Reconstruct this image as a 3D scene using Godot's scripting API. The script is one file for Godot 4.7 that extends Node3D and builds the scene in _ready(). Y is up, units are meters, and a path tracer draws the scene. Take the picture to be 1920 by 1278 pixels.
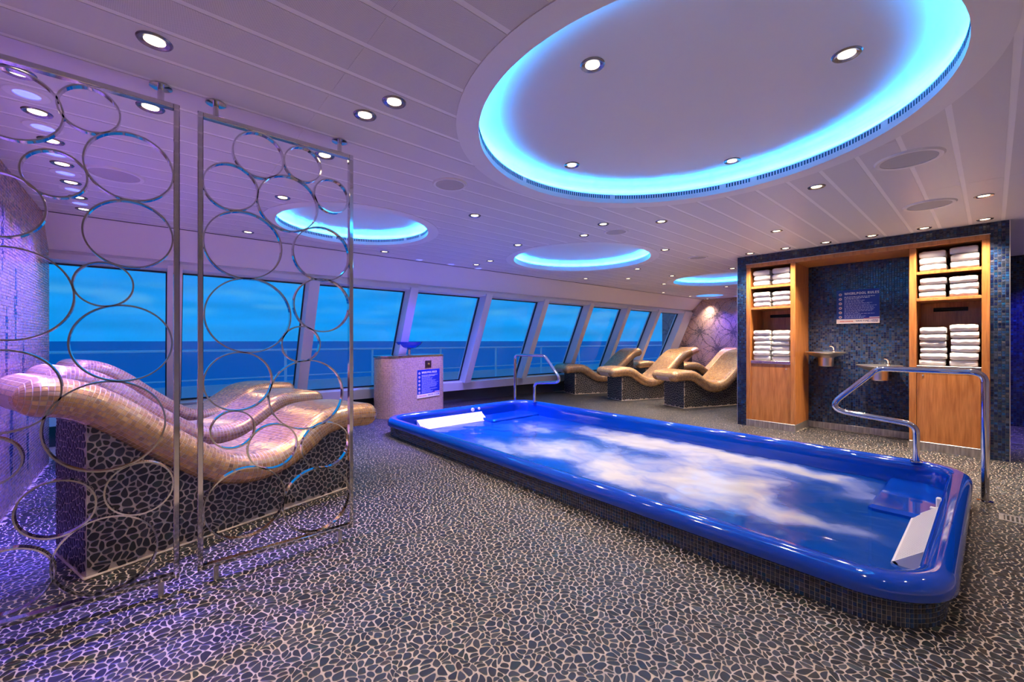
extends Node3D
# A spa room on a ship: whirlpool, heated mosaic loungers, chrome ring screens, towel cabinets, sloped windows over the sea.
# World axes follow the room: +X runs along the window wall to the right, -Z runs towards the windows. Units are metres.

const CEIL := 2.2
const CAM_YAW := 41.05
var M := {}
var used := {}
var rng := RandomNumberGenerator.new()


# ------------------------------------------------------------------ mesh builder
class MB:
	var v := PackedVector3Array()
	var n := PackedVector3Array()
	var c := PackedColorArray()
	var uv := PackedVector2Array()
	var col := Color.WHITE
	var use_col := false
	var T := Transform3D.IDENTITY

	func trin(a: Vector3, b: Vector3, d: Vector3, na: Vector3, nb: Vector3, nd: Vector3) -> void:
		v.append(T * a); v.append(T * d); v.append(T * b)
		n.append((T.basis * na).normalized()); n.append((T.basis * nd).normalized()); n.append((T.basis * nb).normalized())
		if use_col:
			c.append(col); c.append(col); c.append(col)

	func tri(a: Vector3, b: Vector3, d: Vector3) -> void:
		var m := (b - a).cross(d - a).normalized()
		trin(a, b, d, m, m, m)

	func quad(a: Vector3, b: Vector3, d: Vector3, e: Vector3) -> void:
		tri(a, b, d)
		tri(a, d, e)

	func quadn(a: Vector3, b: Vector3, d: Vector3, e: Vector3, na: Vector3, nb: Vector3, nd: Vector3, ne: Vector3) -> void:
		trin(a, b, d, na, nb, nd)
		trin(a, d, e, na, nd, ne)

	func tri_out(a: Vector3, b: Vector3, d: Vector3, o: Vector3) -> void:
		if (b - a).cross(d - a).dot((a + b + d) / 3.0 - o) < 0.0:
			tri(a, d, b)
		else:
			tri(a, b, d)

	func quad_out(a: Vector3, b: Vector3, d: Vector3, e: Vector3, o: Vector3) -> void:
		tri_out(a, b, d, o)
		tri_out(a, d, e, o)

	func quad_uv(a: Vector3, b: Vector3, d: Vector3, e: Vector3, ua: Vector2, ub: Vector2, ud: Vector2, ue: Vector2) -> void:
		quad(a, b, d, e)
		for t in [ua, ud, ub, ua, ue, ud]:
			uv.append(t)

	# a box with chamfered edges
	func box(o: Vector3, s: Vector3, b := 0.0) -> void:
		var h := s / 2.0
		b = minf(b, minf(h.x, minf(h.y, h.z)) * 0.95)
		var i := h - Vector3(b, b, b)
		for ax in 3:
			var a1 := (ax + 1) % 3
			var a2 := (ax + 2) % 3
			for sg in [-1.0, 1.0]:
				var p := []
				for q in [[-1, -1], [1, -1], [1, 1], [-1, 1]]:
					var w := Vector3.ZERO
					w[ax] = sg * h[ax]; w[a1] = q[0] * i[a1]; w[a2] = q[1] * i[a2]
					p.append(o + w)
				quad_out(p[0], p[1], p[2], p[3], o)
			if b > 0.0:
				for s1 in [-1.0, 1.0]:
					for s2 in [-1.0, 1.0]:
						var p := []
						for q in [-1.0, 1.0]:
							var w := Vector3.ZERO
							w[ax] = q * i[ax]; w[a1] = s1 * h[a1]; w[a2] = s2 * i[a2]
							p.append(o + w)
						for q in [1.0, -1.0]:
							var w := Vector3.ZERO
							w[ax] = q * i[ax]; w[a1] = s1 * i[a1]; w[a2] = s2 * h[a2]
							p.append(o + w)
						quad_out(p[0], p[1], p[2], p[3], o)
		if b > 0.0:
			for sx in [-1.0, 1.0]:
				for sy in [-1.0, 1.0]:
					for sz in [-1.0, 1.0]:
						tri_out(o + Vector3(sx * h.x, sy * i.y, sz * i.z), o + Vector3(sx * i.x, sy * h.y, sz * i.z), o + Vector3(sx * i.x, sy * i.y, sz * h.z), o)

	# min / max corners
	func bx(a: Vector3, b: Vector3, bev := 0.0) -> void:
		box((a + b) / 2.0, (b - a).abs(), bev)

	# round bar along a path
	func tube(pts: PackedVector3Array, r: float, sides := 10, caps := true) -> void:
		var rings := []
		var nr := []
		var up := Vector3.UP
		for i in pts.size():
			var t: Vector3 = (pts[mini(i + 1, pts.size() - 1)] - pts[maxi(i - 1, 0)]).normalized()
			if i == 0:
				up = Vector3.UP if absf(t.y) < 0.9 else Vector3.RIGHT
			var x := up.cross(t).normalized()
			up = t.cross(x).normalized()
			var a := []
			var b := []
			for k in sides:
				var an := TAU * k / sides
				var d := x * cos(an) + up * sin(an)
				b.append(d)
				a.append(pts[i] + d * r)
			rings.append(a)
			nr.append(b)
		for i in pts.size() - 1:
			for k in sides:
				var k2 := (k + 1) % sides
				quadn(rings[i][k], rings[i][k2], rings[i + 1][k2], rings[i + 1][k], nr[i][k], nr[i][k2], nr[i + 1][k2], nr[i + 1][k])
		if caps:
			for k in range(1, sides - 1):
				tri(rings[0][0], rings[0][k + 1], rings[0][k])
				var e: int = pts.size() - 1
				tri(rings[e][0], rings[e][k], rings[e][k + 1])

	# turned shape round Y; walking the profile upwards outside, inwards on top
	func lathe(o: Vector3, prof: Array, segs := 32) -> void:
		for i in prof.size() - 1:
			var p: Vector2 = prof[i]
			var q: Vector2 = prof[i + 1]
			var m := Vector2(q.y - p.y, p.x - q.x)
			if m.length() < 1e-9:
				continue
			m = m.normalized()
			for k in segs:
				var a := TAU * k / segs
				var b := TAU * (k + 1) / segs
				var da := Vector3(cos(a), 0, -sin(a))
				var db := Vector3(cos(b), 0, -sin(b))
				var na := da * m.x + Vector3.UP * m.y
				var nb := db * m.x + Vector3.UP * m.y
				if p.x > 1e-6:
					trin(o + da * p.x + Vector3.UP * p.y, o + db * p.x + Vector3.UP * p.y, o + db * q.x + Vector3.UP * q.y, na, nb, nb)
				if q.x > 1e-6:
					trin(o + da * p.x + Vector3.UP * p.y, o + db * q.x + Vector3.UP * q.y, o + da * q.x + Vector3.UP * q.y, na, nb, na)

	# flat polygon (x, z) extruded between two heights
	func slab(poly: PackedVector2Array, y0: float, y1: float) -> void:
		var ix := Geometry2D.triangulate_polygon(poly)
		for i in range(0, ix.size(), 3):
			var a := poly[ix[i]]
			var b := poly[ix[i + 1]]
			var d := poly[ix[i + 2]]
			if (b - a).cross(d - a) > 0.0:
				var t := b
				b = d
				d = t
			tri(Vector3(a.x, y1, a.y), Vector3(b.x, y1, b.y), Vector3(d.x, y1, d.y))
			tri(Vector3(a.x, y0, a.y), Vector3(d.x, y0, d.y), Vector3(b.x, y0, b.y))
		var cw := Geometry2D.is_polygon_clockwise(poly)
		for i in poly.size():
			var a := poly[i]
			var b := poly[(i + 1) % poly.size()]
			if cw:
				quad(Vector3(a.x, y0, a.y), Vector3(a.x, y1, a.y), Vector3(b.x, y1, b.y), Vector3(b.x, y0, b.y))
			else:
				quad(Vector3(a.x, y0, a.y), Vector3(b.x, y0, b.y), Vector3(b.x, y1, b.y), Vector3(a.x, y1, a.y))

	func mesh() -> ArrayMesh:
		var arr := []
		arr.resize(Mesh.ARRAY_MAX)
		arr[Mesh.ARRAY_VERTEX] = v
		arr[Mesh.ARRAY_NORMAL] = n
		if use_col:
			arr[Mesh.ARRAY_COLOR] = c
		if uv.size() == v.size():
			arr[Mesh.ARRAY_TEX_UV] = uv
		var m := ArrayMesh.new()
		m.add_surface_from_arrays(Mesh.PRIMITIVE_TRIANGLES, arr)
		return m


# ------------------------------------------------------------------ scene helpers
func numbered(called: String) -> String:
	used[called] = used.get(called, -1) + 1
	return called if used[called] == 0 else "%s_%03d" % [called, used[called]]


func tag(o: Node, label: String, category := "", group := "", kind := "") -> void:
	o.set_meta("label", label)
	if category: o.set_meta("category", category)
	if group: o.set_meta("group", group)
	if kind: o.set_meta("kind", kind)


func thing(called: String, label: String, category: String, group := "", at := Vector3.ZERO, turn := 0.0) -> Node3D:
	var o := Node3D.new()
	o.name = numbered(called)
	add_child(o)
	o.position = at
	o.rotation.y = turn
	tag(o, label, category, group)
	return o


func structure(called: String, label: String) -> Node3D:
	var o := Node3D.new()
	o.name = numbered(called)
	add_child(o)
	tag(o, label, "", "", "structure")
	return o


func part(parent: Node, called: String, mesh: Mesh, mat: Material, label := "", kind := "") -> MeshInstance3D:
	var o := MeshInstance3D.new()
	o.name = called
	o.mesh = mesh
	o.material_override = null
	for i in mesh.get_surface_count():
		o.set_surface_override_material(i, mat)
	parent.add_child(o, true)
	if label: o.set_meta("label", label)
	if kind: o.set_meta("kind", kind)
	return o


func copy(o: Node3D, label: String) -> Node3D:
	var c: Node3D = o.duplicate()
	c.name = numbered(String(o.name))
	add_child(c)
	c.set_meta("label", label)
	return c


func lin(r: float, g: float, b: float, a := 1.0) -> Color:
	return Color(r, g, b, a).linear_to_srgb()


func mat(called: String, albedo: Color, rough := 0.6, metal := 0.0, spec := 0.5) -> StandardMaterial3D:
	var m := StandardMaterial3D.new()
	m.resource_name = called
	m.albedo_color = albedo
	m.roughness = rough
	m.metallic = metal
	m.metallic_specular = spec
	M[called] = m
	return m


func noise_tex(size: int, freq: float, seed_: int, lo: Color, hi: Color, normal := false, bump := 4.0) -> NoiseTexture2D:
	var f := FastNoiseLite.new()
	f.seed = seed_
	f.frequency = freq
	f.fractal_octaves = 4
	var t := NoiseTexture2D.new()
	t.width = size
	t.height = size
	t.seamless = true
	t.noise = f
	if normal:
		t.as_normal_map = true
		t.bump_strength = bump
	else:
		var g := Gradient.new()
		g.set_color(0, lo)
		g.set_color(1, hi)
		t.color_ramp = g
	return t


func make_materials() -> void:
	var m := mat("ceiling_paint", lin(0.66, 0.645, 0.665), 0.40)
	m = mat("ceiling_strip", lin(0.88, 0.87, 0.88), 0.4)
	# perforated acoustic panel: fine round holes
	var im := Image.create(128, 128, false, Image.FORMAT_RGB8)
	im.fill(lin(0.74, 0.72, 0.73))
	for gx in 8:
		for gy in 8:
			for x in 16:
				for y in 16:
					if Vector2(x - 7.5, y - 7.5).length() < 4.3:
						im.set_pixel(gx * 16 + x, gy * 16 + y, lin(0.26, 0.25, 0.26))
	m = mat("ceiling_perforated", Color.WHITE, 0.5)
	m.albedo_texture = ImageTexture.create_from_image(im)
	m.uv1_triplanar = true
	m.uv1_world_triplanar = true
	m.uv1_scale = Vector3.ONE / 0.034
	mat("white_gloss", lin(0.78, 0.77, 0.78), 0.35)
	mat("white_plaster", lin(0.75, 0.73, 0.74), 0.5)
	mat("dome_paint", lin(0.74, 0.72, 0.73), 0.28)
	mat("frame_white", lin(0.72, 0.71, 0.72), 0.4)
	mat("gasket", lin(0.01, 0.012, 0.02), 0.6)
	m = mat("pane", Color(1, 1, 1, 0.03), 0.02, 0.0, 0.36)
	m.transparency = BaseMaterial3D.TRANSPARENCY_ALPHA
	mat("chrome", lin(0.66, 0.65, 0.67), 0.06, 1.0)
	mat("steel", lin(0.68, 0.66, 0.63), 0.36, 1.0)
	mat("satin_steel", lin(0.50, 0.46, 0.42), 0.22, 1.0)
	m = mat("brushed_plinth", Color.WHITE, 0.38, 0.85)
	m.albedo_texture = noise_tex(256, 0.02, 5, lin(0.28, 0.26, 0.25), lin(0.55, 0.52, 0.49))
	m.uv1_triplanar = true
	m.uv1_scale = Vector3(6, 0.7, 6)
	# grout and pebbles
	m = mat("grout", Color.WHITE, 0.85)
	m.albedo_texture = noise_tex(512, 0.02, 3, lin(0.31, 0.25, 0.20), lin(0.50, 0.42, 0.34))
	m.uv1_triplanar = true
	m.uv1_world_triplanar = true
	m.uv1_scale = Vector3.ONE * 1.7
	m = mat("pebble", Color.WHITE, 0.42)
	m.vertex_color_use_as_albedo = true
	m = mat("tile", Color.WHITE, 0.16)
	m.vertex_color_use_as_albedo = true
	m = mat("gold_tile", Color.WHITE, 0.27, 0.6)
	m.vertex_color_use_as_albedo = true
	m = mat("pink_tile", Color.WHITE, 0.22, 0.25)
	m.vertex_color_use_as_albedo = true
	mat("lounger_grout", lin(0.44, 0.33, 0.28), 0.8)
	mat("blue_grout", lin(0.05, 0.055, 0.075), 0.8)
	mat("pool_grout", lin(0.30, 0.28, 0.27), 0.8)
	mat("pink_grout", lin(0.62, 0.50, 0.47), 0.8)
	# acrylic tub
	m = mat("blue_acrylic", lin(0.001, 0.048, 0.43), 0.07)
	m.clearcoat_enabled = true
	m.clearcoat = 0.6
	m.clearcoat_roughness = 0.04
	mat("white_plastic", lin(0.80, 0.78, 0.78), 0.4)
	mat("black_slot", lin(0.004, 0.004, 0.006), 0.8)
	mat("vent_dark", lin(0.0, 0.02, 0.05), 0.8)
	# wood
	var nz := FastNoiseLite.new()
	nz.seed = 11
	nz.frequency = 0.02
	nz.fractal_octaves = 4
	var wim := Image.create(256, 512, false, Image.FORMAT_RGB8)
	for y in 512:
		for x in 256:
			var w := nz.get_noise_2d(x * 1.6, y * 0.16) * 0.7 + nz.get_noise_2d(x * 7.0 + 90.0, y * 0.35) * 0.45
			var t := clampf(0.5 + w, 0.0, 1.0)
			wim.set_pixel(x, y, lin(lerpf(0.30, 0.52, t), lerpf(0.098, 0.205, t), lerpf(0.020, 0.055, t)))
	m = mat("wood", Color.WHITE, 0.32)
	m.albedo_texture = ImageTexture.create_from_image(wim)
	m.uv1_triplanar = true
	m.uv1_scale = Vector3(2.2, 1.1, 2.2)
	# terry cloth
	m = mat("towel", lin(0.80, 0.77, 0.75), 0.95, 0.0, 0.2)
	m.normal_enabled = true
	m.normal_texture = noise_tex(256, 0.12, 9, Color.BLACK, Color.WHITE, true, 6.0)
	m.uv1_triplanar = true
	m.uv1_scale = Vector3.ONE * 7.0
	m.normal_scale = 0.6
	m.rim_enabled = true
	m.rim = 0.4
	mat("sign_white", lin(0.75, 0.72, 0.72), 0.4)
	mat("sign_ink", lin(0.02, 0.03, 0.16), 0.5)
	m = mat("bowl_glass", lin(0.01, 0.05, 0.55, 0.75), 0.04)
	m.transparency = BaseMaterial3D.TRANSPARENCY_ALPHA
	mat("bronze_plate", lin(0.10, 0.06, 0.045), 0.35, 0.8)
	m = mat("warm_lens", lin(0.9, 0.85, 0.8), 0.4)
	m.emission_enabled = true
	m.emission = lin(1.0, 0.80, 0.52)
	m.emission_energy_multiplier = 4.0
	m = mat("blue_lens", lin(0.5, 0.5, 0.9), 0.4)
	m.emission_enabled = true
	m.emission = lin(0.12, 0.16, 1.0)
	m.emission_energy_multiplier = 2.2
	m = mat("led_cyan", lin(0.4, 0.7, 0.9), 0.4)
	m.emission_enabled = true
	m.emission = lin(0.016, 0.34, 1.0)
	m.emission_energy_multiplier = 10.0
	mat("lamp_trim", lin(0.30, 0.28, 0.30), 0.25, 1.0)
	mat("sea", lin(0.01, 0.35, 0.58), 1.0, 0.0, 0.0)
	mat("rail_white", lin(0.88, 0.88, 0.88), 0.5)
	mat("deck_paint", lin(0.72, 0.74, 0.76), 0.7)
	mat("dark_kerb", lin(0.035, 0.035, 0.045), 0.4)
	mat("speaker_grille", lin(0.46, 0.45, 0.46), 0.7)


# ------------------------------------------------------------------ camera, sky, light
func setup_view() -> void:
	var cam := Camera3D.new()
	cam.name = "camera"
	cam.position = Vector3(0, 1.1, 0)
	cam.rotation_degrees = Vector3(0, -CAM_YAW, 0)
	cam.fov = rad_to_deg(2.0 * atan(639.0 / 785.0))
	cam.near = 0.05
	cam.far = 60000.0
	add_child(cam)
	cam.make_current()

	var env := Environment.new()
	env.tonemap_mode = Environment.TONE_MAPPER_LINEAR
	env.tonemap_exposure = 1.0
	env.background_mode = Environment.BG_SKY
	env.sdfgi_enabled = true
	env.ssao_enabled = true
	env.ssil_enabled = true
	var nz := FastNoiseLite.new()
	nz.seed = 4
	nz.frequency = 1.0
	nz.fractal_octaves = 5
	var im := Image.create(1024, 512, false, Image.FORMAT_RGBF)
	for y in 512:
		var el := (0.5 - (y + 0.5) / 512.0) * PI
		for x in 1024:
			var az := TAU * x / 1024.0
			var t := clampf(el / 0.5, 0.0, 1.0)
			var c := Vector3(0.002, 0.33, 0.92).lerp(Vector3(0.002, 0.23, 0.76), t)
			# long streaks of cloud
			var e := maxf(el, 0.0)
			var k := nz.get_noise_3d(cos(az) * 3.0, sin(az) * 3.0, e * 34.0 + 3.0)
			var k2 := nz.get_noise_3d(cos(az) * 5.0 + 8.0, sin(az) * 5.0, e * 60.0)
			c *= 1.0 + 0.28 * k
			var cl := clampf((k2 - 0.06) * 2.4, 0.0, 1.0) * clampf(1.0 - absf(el - 0.075) / 0.07, 0.0, 1.0)
			c = c.lerp(Vector3(0.10, 0.46, 0.86), cl * 0.65)
			im.set_pixel(x, y, Color(c.x, c.y, c.z))
	var pano := PanoramaSkyMaterial.new()
	pano.panorama = ImageTexture.create_from_image(im)
	var sky := Sky.new()
	sky.sky_material = pano
	env.sky = sky
	var we := WorldEnvironment.new()
	we.name = "surroundings"
	we.environment = env
	add_child(we)


# ------------------------------------------------------------------ pebbles
# cells of a jittered lattice on a w x h sheet, pulled apart by the joint width and rounded
func pebble_cells(w: float, h: float, sx: float, sy: float, gap: float, seed_: int, keep: Callable, fine: Callable) -> Array:
	var r := RandomNumberGenerator.new()
	r.seed = seed_
	var nx := int(ceil(w / sx)) + 4
	var ny := int(ceil(h / sy)) + 4
	var pts := PackedVector2Array()
	pts.resize(nx * ny)
	for j in ny:
		for i in nx:
			var p := Vector2((i - 1.5 + (0.5 if j % 2 else 0.0)) * sx, (j - 1.5) * sy)
			pts[j * nx + i] = p + Vector2(r.randf_range(-0.50, 0.50) * sx, r.randf_range(-0.50, 0.50) * sy)
	var out := []
	for j in range(2, ny - 2):
		for i in range(2, nx - 2):
			var p := pts[j * nx + i]
			if p.x < -0.45 * sx or p.y < -0.45 * sy or p.x > w + 0.45 * sx or p.y > h + 0.45 * sy or not keep.call(p):
				continue
			var R := maxf(sx, sy) * 1.15
			var poly := PackedVector2Array([p + Vector2(-R, -R), p + Vector2(R, -R), p + Vector2(R, R), p + Vector2(-R, R)])
			for dj in range(-2, 3):
				for di in range(-2, 3):
					if di == 0 and dj == 0:
						continue
					var d := pts[(j + dj) * nx + i + di] - p
					var l := d.length()
					if l < 0.004 or l > 3.0 * R:
						continue
					d /= l
					var lim := l * 0.5 - gap * 0.5
					var res := PackedVector2Array()
					var cnt := poly.size()
					var prev := poly[cnt - 1]
					var dp := (prev - p).dot(d) - lim
					for k in cnt:
						var cur := poly[k]
						var dc := (cur - p).dot(d) - lim
						if (dc <= 0.0) != (dp <= 0.0):
							res.append(prev + (cur - prev) * (dp / (dp - dc)))
						if dc <= 0.0:
							res.append(cur)
						prev = cur
						dp = dc
					poly = res
					if poly.size() < 3:
						break
				if poly.size() < 3:
					break
			if poly.size() < 3:
				continue
			for k in poly.size():
				poly[k] = poly[k].clamp(Vector2(gap, gap) * 0.5, Vector2(w, h) - Vector2(gap, gap) * 0.5)
			var area := 0.0
			for k in poly.size():
				area += poly[k].cross(poly[(k + 1) % poly.size()])
			if absf(area) * 0.5 < 0.00007:
				continue
			# round the corners
			var cut := 0.24
			for it in int(fine.call(p)):
				var rp := PackedVector2Array()
				for k in poly.size():
					var a := poly[k]
					var b := poly[(k + 1) % poly.size()]
					rp.append(a.lerp(b, cut))
					rp.append(a.lerp(b, 1.0 - cut))
				poly = rp
				cut = 0.22
			out.append(poly)
	return out


# bends a sheet of cells so that the pebbles lie long in changing directions
func warp_cells(cells: Array, amp: float, wave: float, seed_: int) -> Array:
	var nz := FastNoiseLite.new()
	nz.seed = seed_
	nz.frequency = 1.0
	nz.fractal_octaves = 2
	var out := []
	for poly in cells:
		var q := PackedVector2Array()
		for p in poly:
			q.append(p + Vector2(nz.get_noise_2d(p.x / wave, p.y / wave), nz.get_noise_2d(p.x / wave + 37.0, p.y / wave + 11.0)) * amp)
		out.append(q)
	return out


func pebble_color(r: RandomNumberGenerator) -> Color:
	var t := r.randf()
	var b := lerpf(0.010, 0.034, r.randf() * r.randf() + 0.2 * t)
	var c := Color(b * 0.95, b * 0.96, b * 1.16)
	if t > 0.93:
		c = Color(b * 1.35, b * 1.05, b * 0.9)
	elif t > 0.86:
		c = Color(b * 1.0, b * 1.35, b * 1.25)
	elif t > 0.80:
		c = Color(b * 1.9, b * 1.9, b * 2.0)
	return c


# a flat sliced pebble: sloped rim and level top, in the plane o + x*ux + y*uy, raised along nn
func add_pebble(mb: MB, poly: PackedVector2Array, o: Vector3, ux: Vector3, uy: Vector3, nn: Vector3, t: float) -> void:
	var ce := Vector2.ZERO
	for p in poly:
		ce += p
	ce /= poly.size()
	var a := []
	var b := []
	var m := []
	for p in poly:
		var q := ce + (p - ce) * 0.86
		a.append(o + ux * p.x + uy * p.y - nn * 0.001)
		b.append(o + ux * q.x + uy * q.y + nn * t)
		m.append(((ux * (p.x - ce.x) + uy * (p.y - ce.y)).normalized() * 0.55 + nn).normalized())
	var top := o + ux * ce.x + uy * ce.y + nn * (t * 1.15)
	var cw := (ux.cross(uy)).dot(nn) > 0.0
	var ar := 0.0
	for k in poly.size():
		ar += poly[k].cross(poly[(k + 1) % poly.size()])
	var flip := (ar > 0.0) != cw
	var cnt := poly.size()
	for k in cnt:
		var k2 := (k + 1) % cnt
		if flip:
			mb.quadn(a[k2], a[k], b[k], b[k2], m[k2], m[k], nn, nn)
			mb.trin(b[k2], b[k], top, nn, nn, nn)
		else:
			mb.quadn(a[k], a[k2], b[k2], b[k], m[k], m[k2], nn, nn)
			mb.trin(b[k], b[k2], top, nn, nn, nn)


# pebbles on a sheet: the largest in view as parts, the rest joined
func lay_pebbles(parent: Node, cells: Array, order: Callable, singles: int, o: Vector3, ux: Vector3, uy: Vector3, nn: Vector3, t: float, seed_: int) -> void:
	var r := RandomNumberGenerator.new()
	r.seed = seed_
	var keyed := []
	for i in cells.size():
		keyed.append([order.call(cells[i]), i])
	keyed.sort_custom(func(a, b): return a[0] > b[0])
	var rest := MB.new()
	rest.use_col = true
	for q in keyed.size():
		var poly: PackedVector2Array = cells[keyed[q][1]]
		var c := pebble_color(r)
		if q < singles:
			var mb := MB.new()
			mb.use_col = true
			mb.col = c
			var at := o + ux * poly[0].x + uy * poly[0].y
			add_pebble(mb, poly, o - at, ux, uy, nn, t)
			var node := part(parent, "pebble", mb.mesh(), M.pebble)
			node.position = at
		else:
			rest.col = c
			add_pebble(rest, poly, o, ux, uy, nn, t)
	if rest.v.size():
		part(parent, "pebble_field", rest.mesh(), M.pebble, "", "stuff")


# ------------------------------------------------------------------ mosaic sheets
var tile_mesh: ArrayMesh

func make_tile_mesh() -> void:
	var mb := MB.new()
	mb.use_col = true
	var a := 0.5
	var b := 0.42
	var z := 1.0
	mb.quad(Vector3(-b, -b, z), Vector3(b, -b, z), Vector3(b, b, z), Vector3(-b, b, z))
	for k in 4:
		var an := PI / 2 * k
		var bs := Basis(Vector3(0, 0, 1), an)
		mb.quad(bs * Vector3(-a, -a, 0), bs * Vector3(a, -a, 0), bs * Vector3(b, -b, z), bs * Vector3(-b, -b, z))
	tile_mesh = mb.mesh()


# places: Array of [position, normal, up, size_u, size_v, colour]
func mosaic(parent: Node, places: Array, m: Material, lift: float, wobble: float, seed_: int, called := "mosaic_tiles") -> void:
	var r := RandomNumberGenerator.new()
	r.seed = seed_
	var mm := MultiMesh.new()
	mm.transform_format = MultiMesh.TRANSFORM_3D
	mm.use_colors = true
	mm.mesh = tile_mesh
	mm.instance_count = places.size()
	for i in places.size():
		var p: Array = places[i]
		var nn: Vector3 = p[1]
		var up: Vector3 = p[2]
		var x := up.cross(nn).normalized()
		nn = (nn + x * r.randf_range(-wobble, wobble) + up * r.randf_range(-wobble, wobble)).normalized()
		x = up.cross(nn).normalized()
		up = nn.cross(x)
		mm.set_instance_transform(i, Transform3D(Basis(x * p[3], up * p[4], nn * lift), p[0]))
		mm.set_instance_color(i, p[5])
	var o := MultiMeshInstance3D.new()
	o.name = called
	o.multimesh = mm
	o.material_override = m
	o.set_meta("kind", "stuff")
	parent.add_child(o, true)


func sheet(o: Vector3, u: Vector3, v: Vector3, nn: Vector3, wu: float, wv: float, pu: float, pv: float, gap: float, pal: Callable) -> Array:
	var nu := int(round(wu / pu))
	var nv := int(round(wv / pv))
	var du := wu / nu
	var dv := wv / nv
	var out := []
	for j in nv:
		for i in nu:
			var a := (i + 0.5) * du
			var b := (j + 0.5) * dv
			out.append([o + u * a + v * b, nn, v, du - gap, dv - gap, pal.call(a, b)])
	return out


func blue_tile(r: RandomNumberGenerator) -> Color:
	var t := r.randf()
	if t < 0.55:
		return Color(0.006, 0.012, 0.05) * r.randf_range(0.6, 1.4)
	if t < 0.8:
		return Color(0.008, 0.03, 0.085) * r.randf_range(0.7, 1.5)
	if t < 0.97:
		return Color(0.02, 0.03, 0.05) * r.randf_range(0.7, 1.5)
	return Color(0.008, 0.05, 0.15) * r.randf_range(0.7, 1.3)


func slate_tile(r: RandomNumberGenerator) -> Color:
	var t := r.randf()
	if t < 0.5:
		return Color(0.032, 0.042, 0.075) * r.randf_range(0.6, 1.5)
	if t < 0.8:
		return Color(0.018, 0.045, 0.125) * r.randf_range(0.7, 1.4)
	if t < 0.96:
		return Color(0.055, 0.055, 0.075) * r.randf_range(0.7, 1.4)
	return Color(0.008, 0.05, 0.13) * r.randf_range(0.7, 1.4)


func pink_tile(r: RandomNumberGenerator) -> Color:
	var t := r.randf()
	var k := r.randf_range(0.75, 1.25)
	if t < 0.6:
		return Color(0.42, 0.27, 0.24) * k
	if t < 0.85:
		return Color(0.50, 0.32, 0.22) * k
	return Color(0.34, 0.24, 0.30) * k


func rose_gold_tile(r: RandomNumberGenerator) -> Color:
	var k := r.randf_range(0.8, 1.2)
	return (Color(0.74, 0.50, 0.38) if r.randf() < 0.7 else Color(0.80, 0.56, 0.34)) * k


func gold_tile(r: RandomNumberGenerator) -> Color:
	var t := r.randf()
	var k := r.randf_range(0.85, 1.25)
	if t < 0.5:
		return Color(0.60, 0.34, 0.13) * k
	if t < 0.8:
		return Color(0.55, 0.31, 0.16) * k
	if t < 0.92:
		return Color(0.72, 0.46, 0.19) * k
	return Color(0.40, 0.24, 0.13) * k


# drawn flowers: six-petalled outlines that link neighbouring hearts, with a burst of spikes
func flower_ink(p: Vector2, hearts: Array, reach: float) -> bool:
	for h in hearts:
		var d: Vector2 = p - h
		var l := d.length()
		if l < 0.035:
			return true
		if l < 0.15:
			var an := fposmod(d.angle(), TAU / 20.0) - TAU / 40.0
			if absf(an) * l < 0.006:
				return true
		if l < reach:
			for k in 8:
				var a := TAU * k / 8.0
				var t := d.dot(Vector2.from_angle(a))
				var len := reach if k % 2 else reach * 0.62
				if t <= 0.0 or t > len:
					continue
				var w := absf(d.dot(Vector2.from_angle(a + PI / 2)))
				if absf(w - 0.17 * len * sin(PI * t / len)) < 0.0055:
					return true
	return false


# ------------------------------------------------------------------ geometry of the window wall
func wall_pt(s: float, y: float, d: float) -> Vector3:
	var de := deg_to_rad(1.03)
	return Vector3(s * cos(de) + d * sin(de), y, s * sin(de) - d * cos(de))


func wall_bar(mb: MB, s0: float, s1: float, prof: Array) -> void:
	# prof: closed list of (d, y); extruded from s0 to s1
	var o := Vector3.ZERO
	for p in prof:
		o += wall_pt((s0 + s1) / 2.0, p.y, p.x) / prof.size()
	for i in prof.size():
		var p: Vector2 = prof[i]
		var q: Vector2 = prof[(i + 1) % prof.size()]
		mb.quad_out(wall_pt(s0, p.y, p.x), wall_pt(s1, p.y, p.x), wall_pt(s1, q.y, q.x), wall_pt(s0, q.y, q.x), o)
	for s in [s0, s1]:
		for i in range(1, prof.size() - 1):
			mb.tri_out(wall_pt(s, prof[0].y, prof[0].x), wall_pt(s, prof[i].y, prof[i].x), wall_pt(s, prof[i + 1].y, prof[i + 1].x), o)


func glass_d(y: float) -> float:
	return 5.75 + (1.829 - y) * 0.438


# ------------------------------------------------------------------ the shell
const COVES := [
	[Vector2(2.16, -1.12), 1.07, 0.115],
	[Vector2(1.54, -4.09), 0.69, 0.105],
	[Vector2(4.41, -3.655), 0.90, 0.105],
	[Vector2(7.78, -3.20), 0.81, 0.105],
	[Vector2(10.23, -4.49), 0.30, 0.10],
]
const POOL := Rect2(2.10, -4.85, 2.35, 4.765)   # x, z, size of the rim's outer edge


func circle_poly(c: Vector2, r: float, segs := 72) -> PackedVector2Array:
	var p := PackedVector2Array()
	for k in segs:
		p.append(c + Vector2.from_angle(TAU * k / segs) * r)
	return p


func depth_of(x: float, z: float) -> float:
	var a := deg_to_rad(CAM_YAW)
	return x * sin(a) - z * cos(a)


func side_of(x: float, z: float) -> float:
	var a := deg_to_rad(CAM_YAW)
	return x * cos(a) + z * sin(a)


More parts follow.
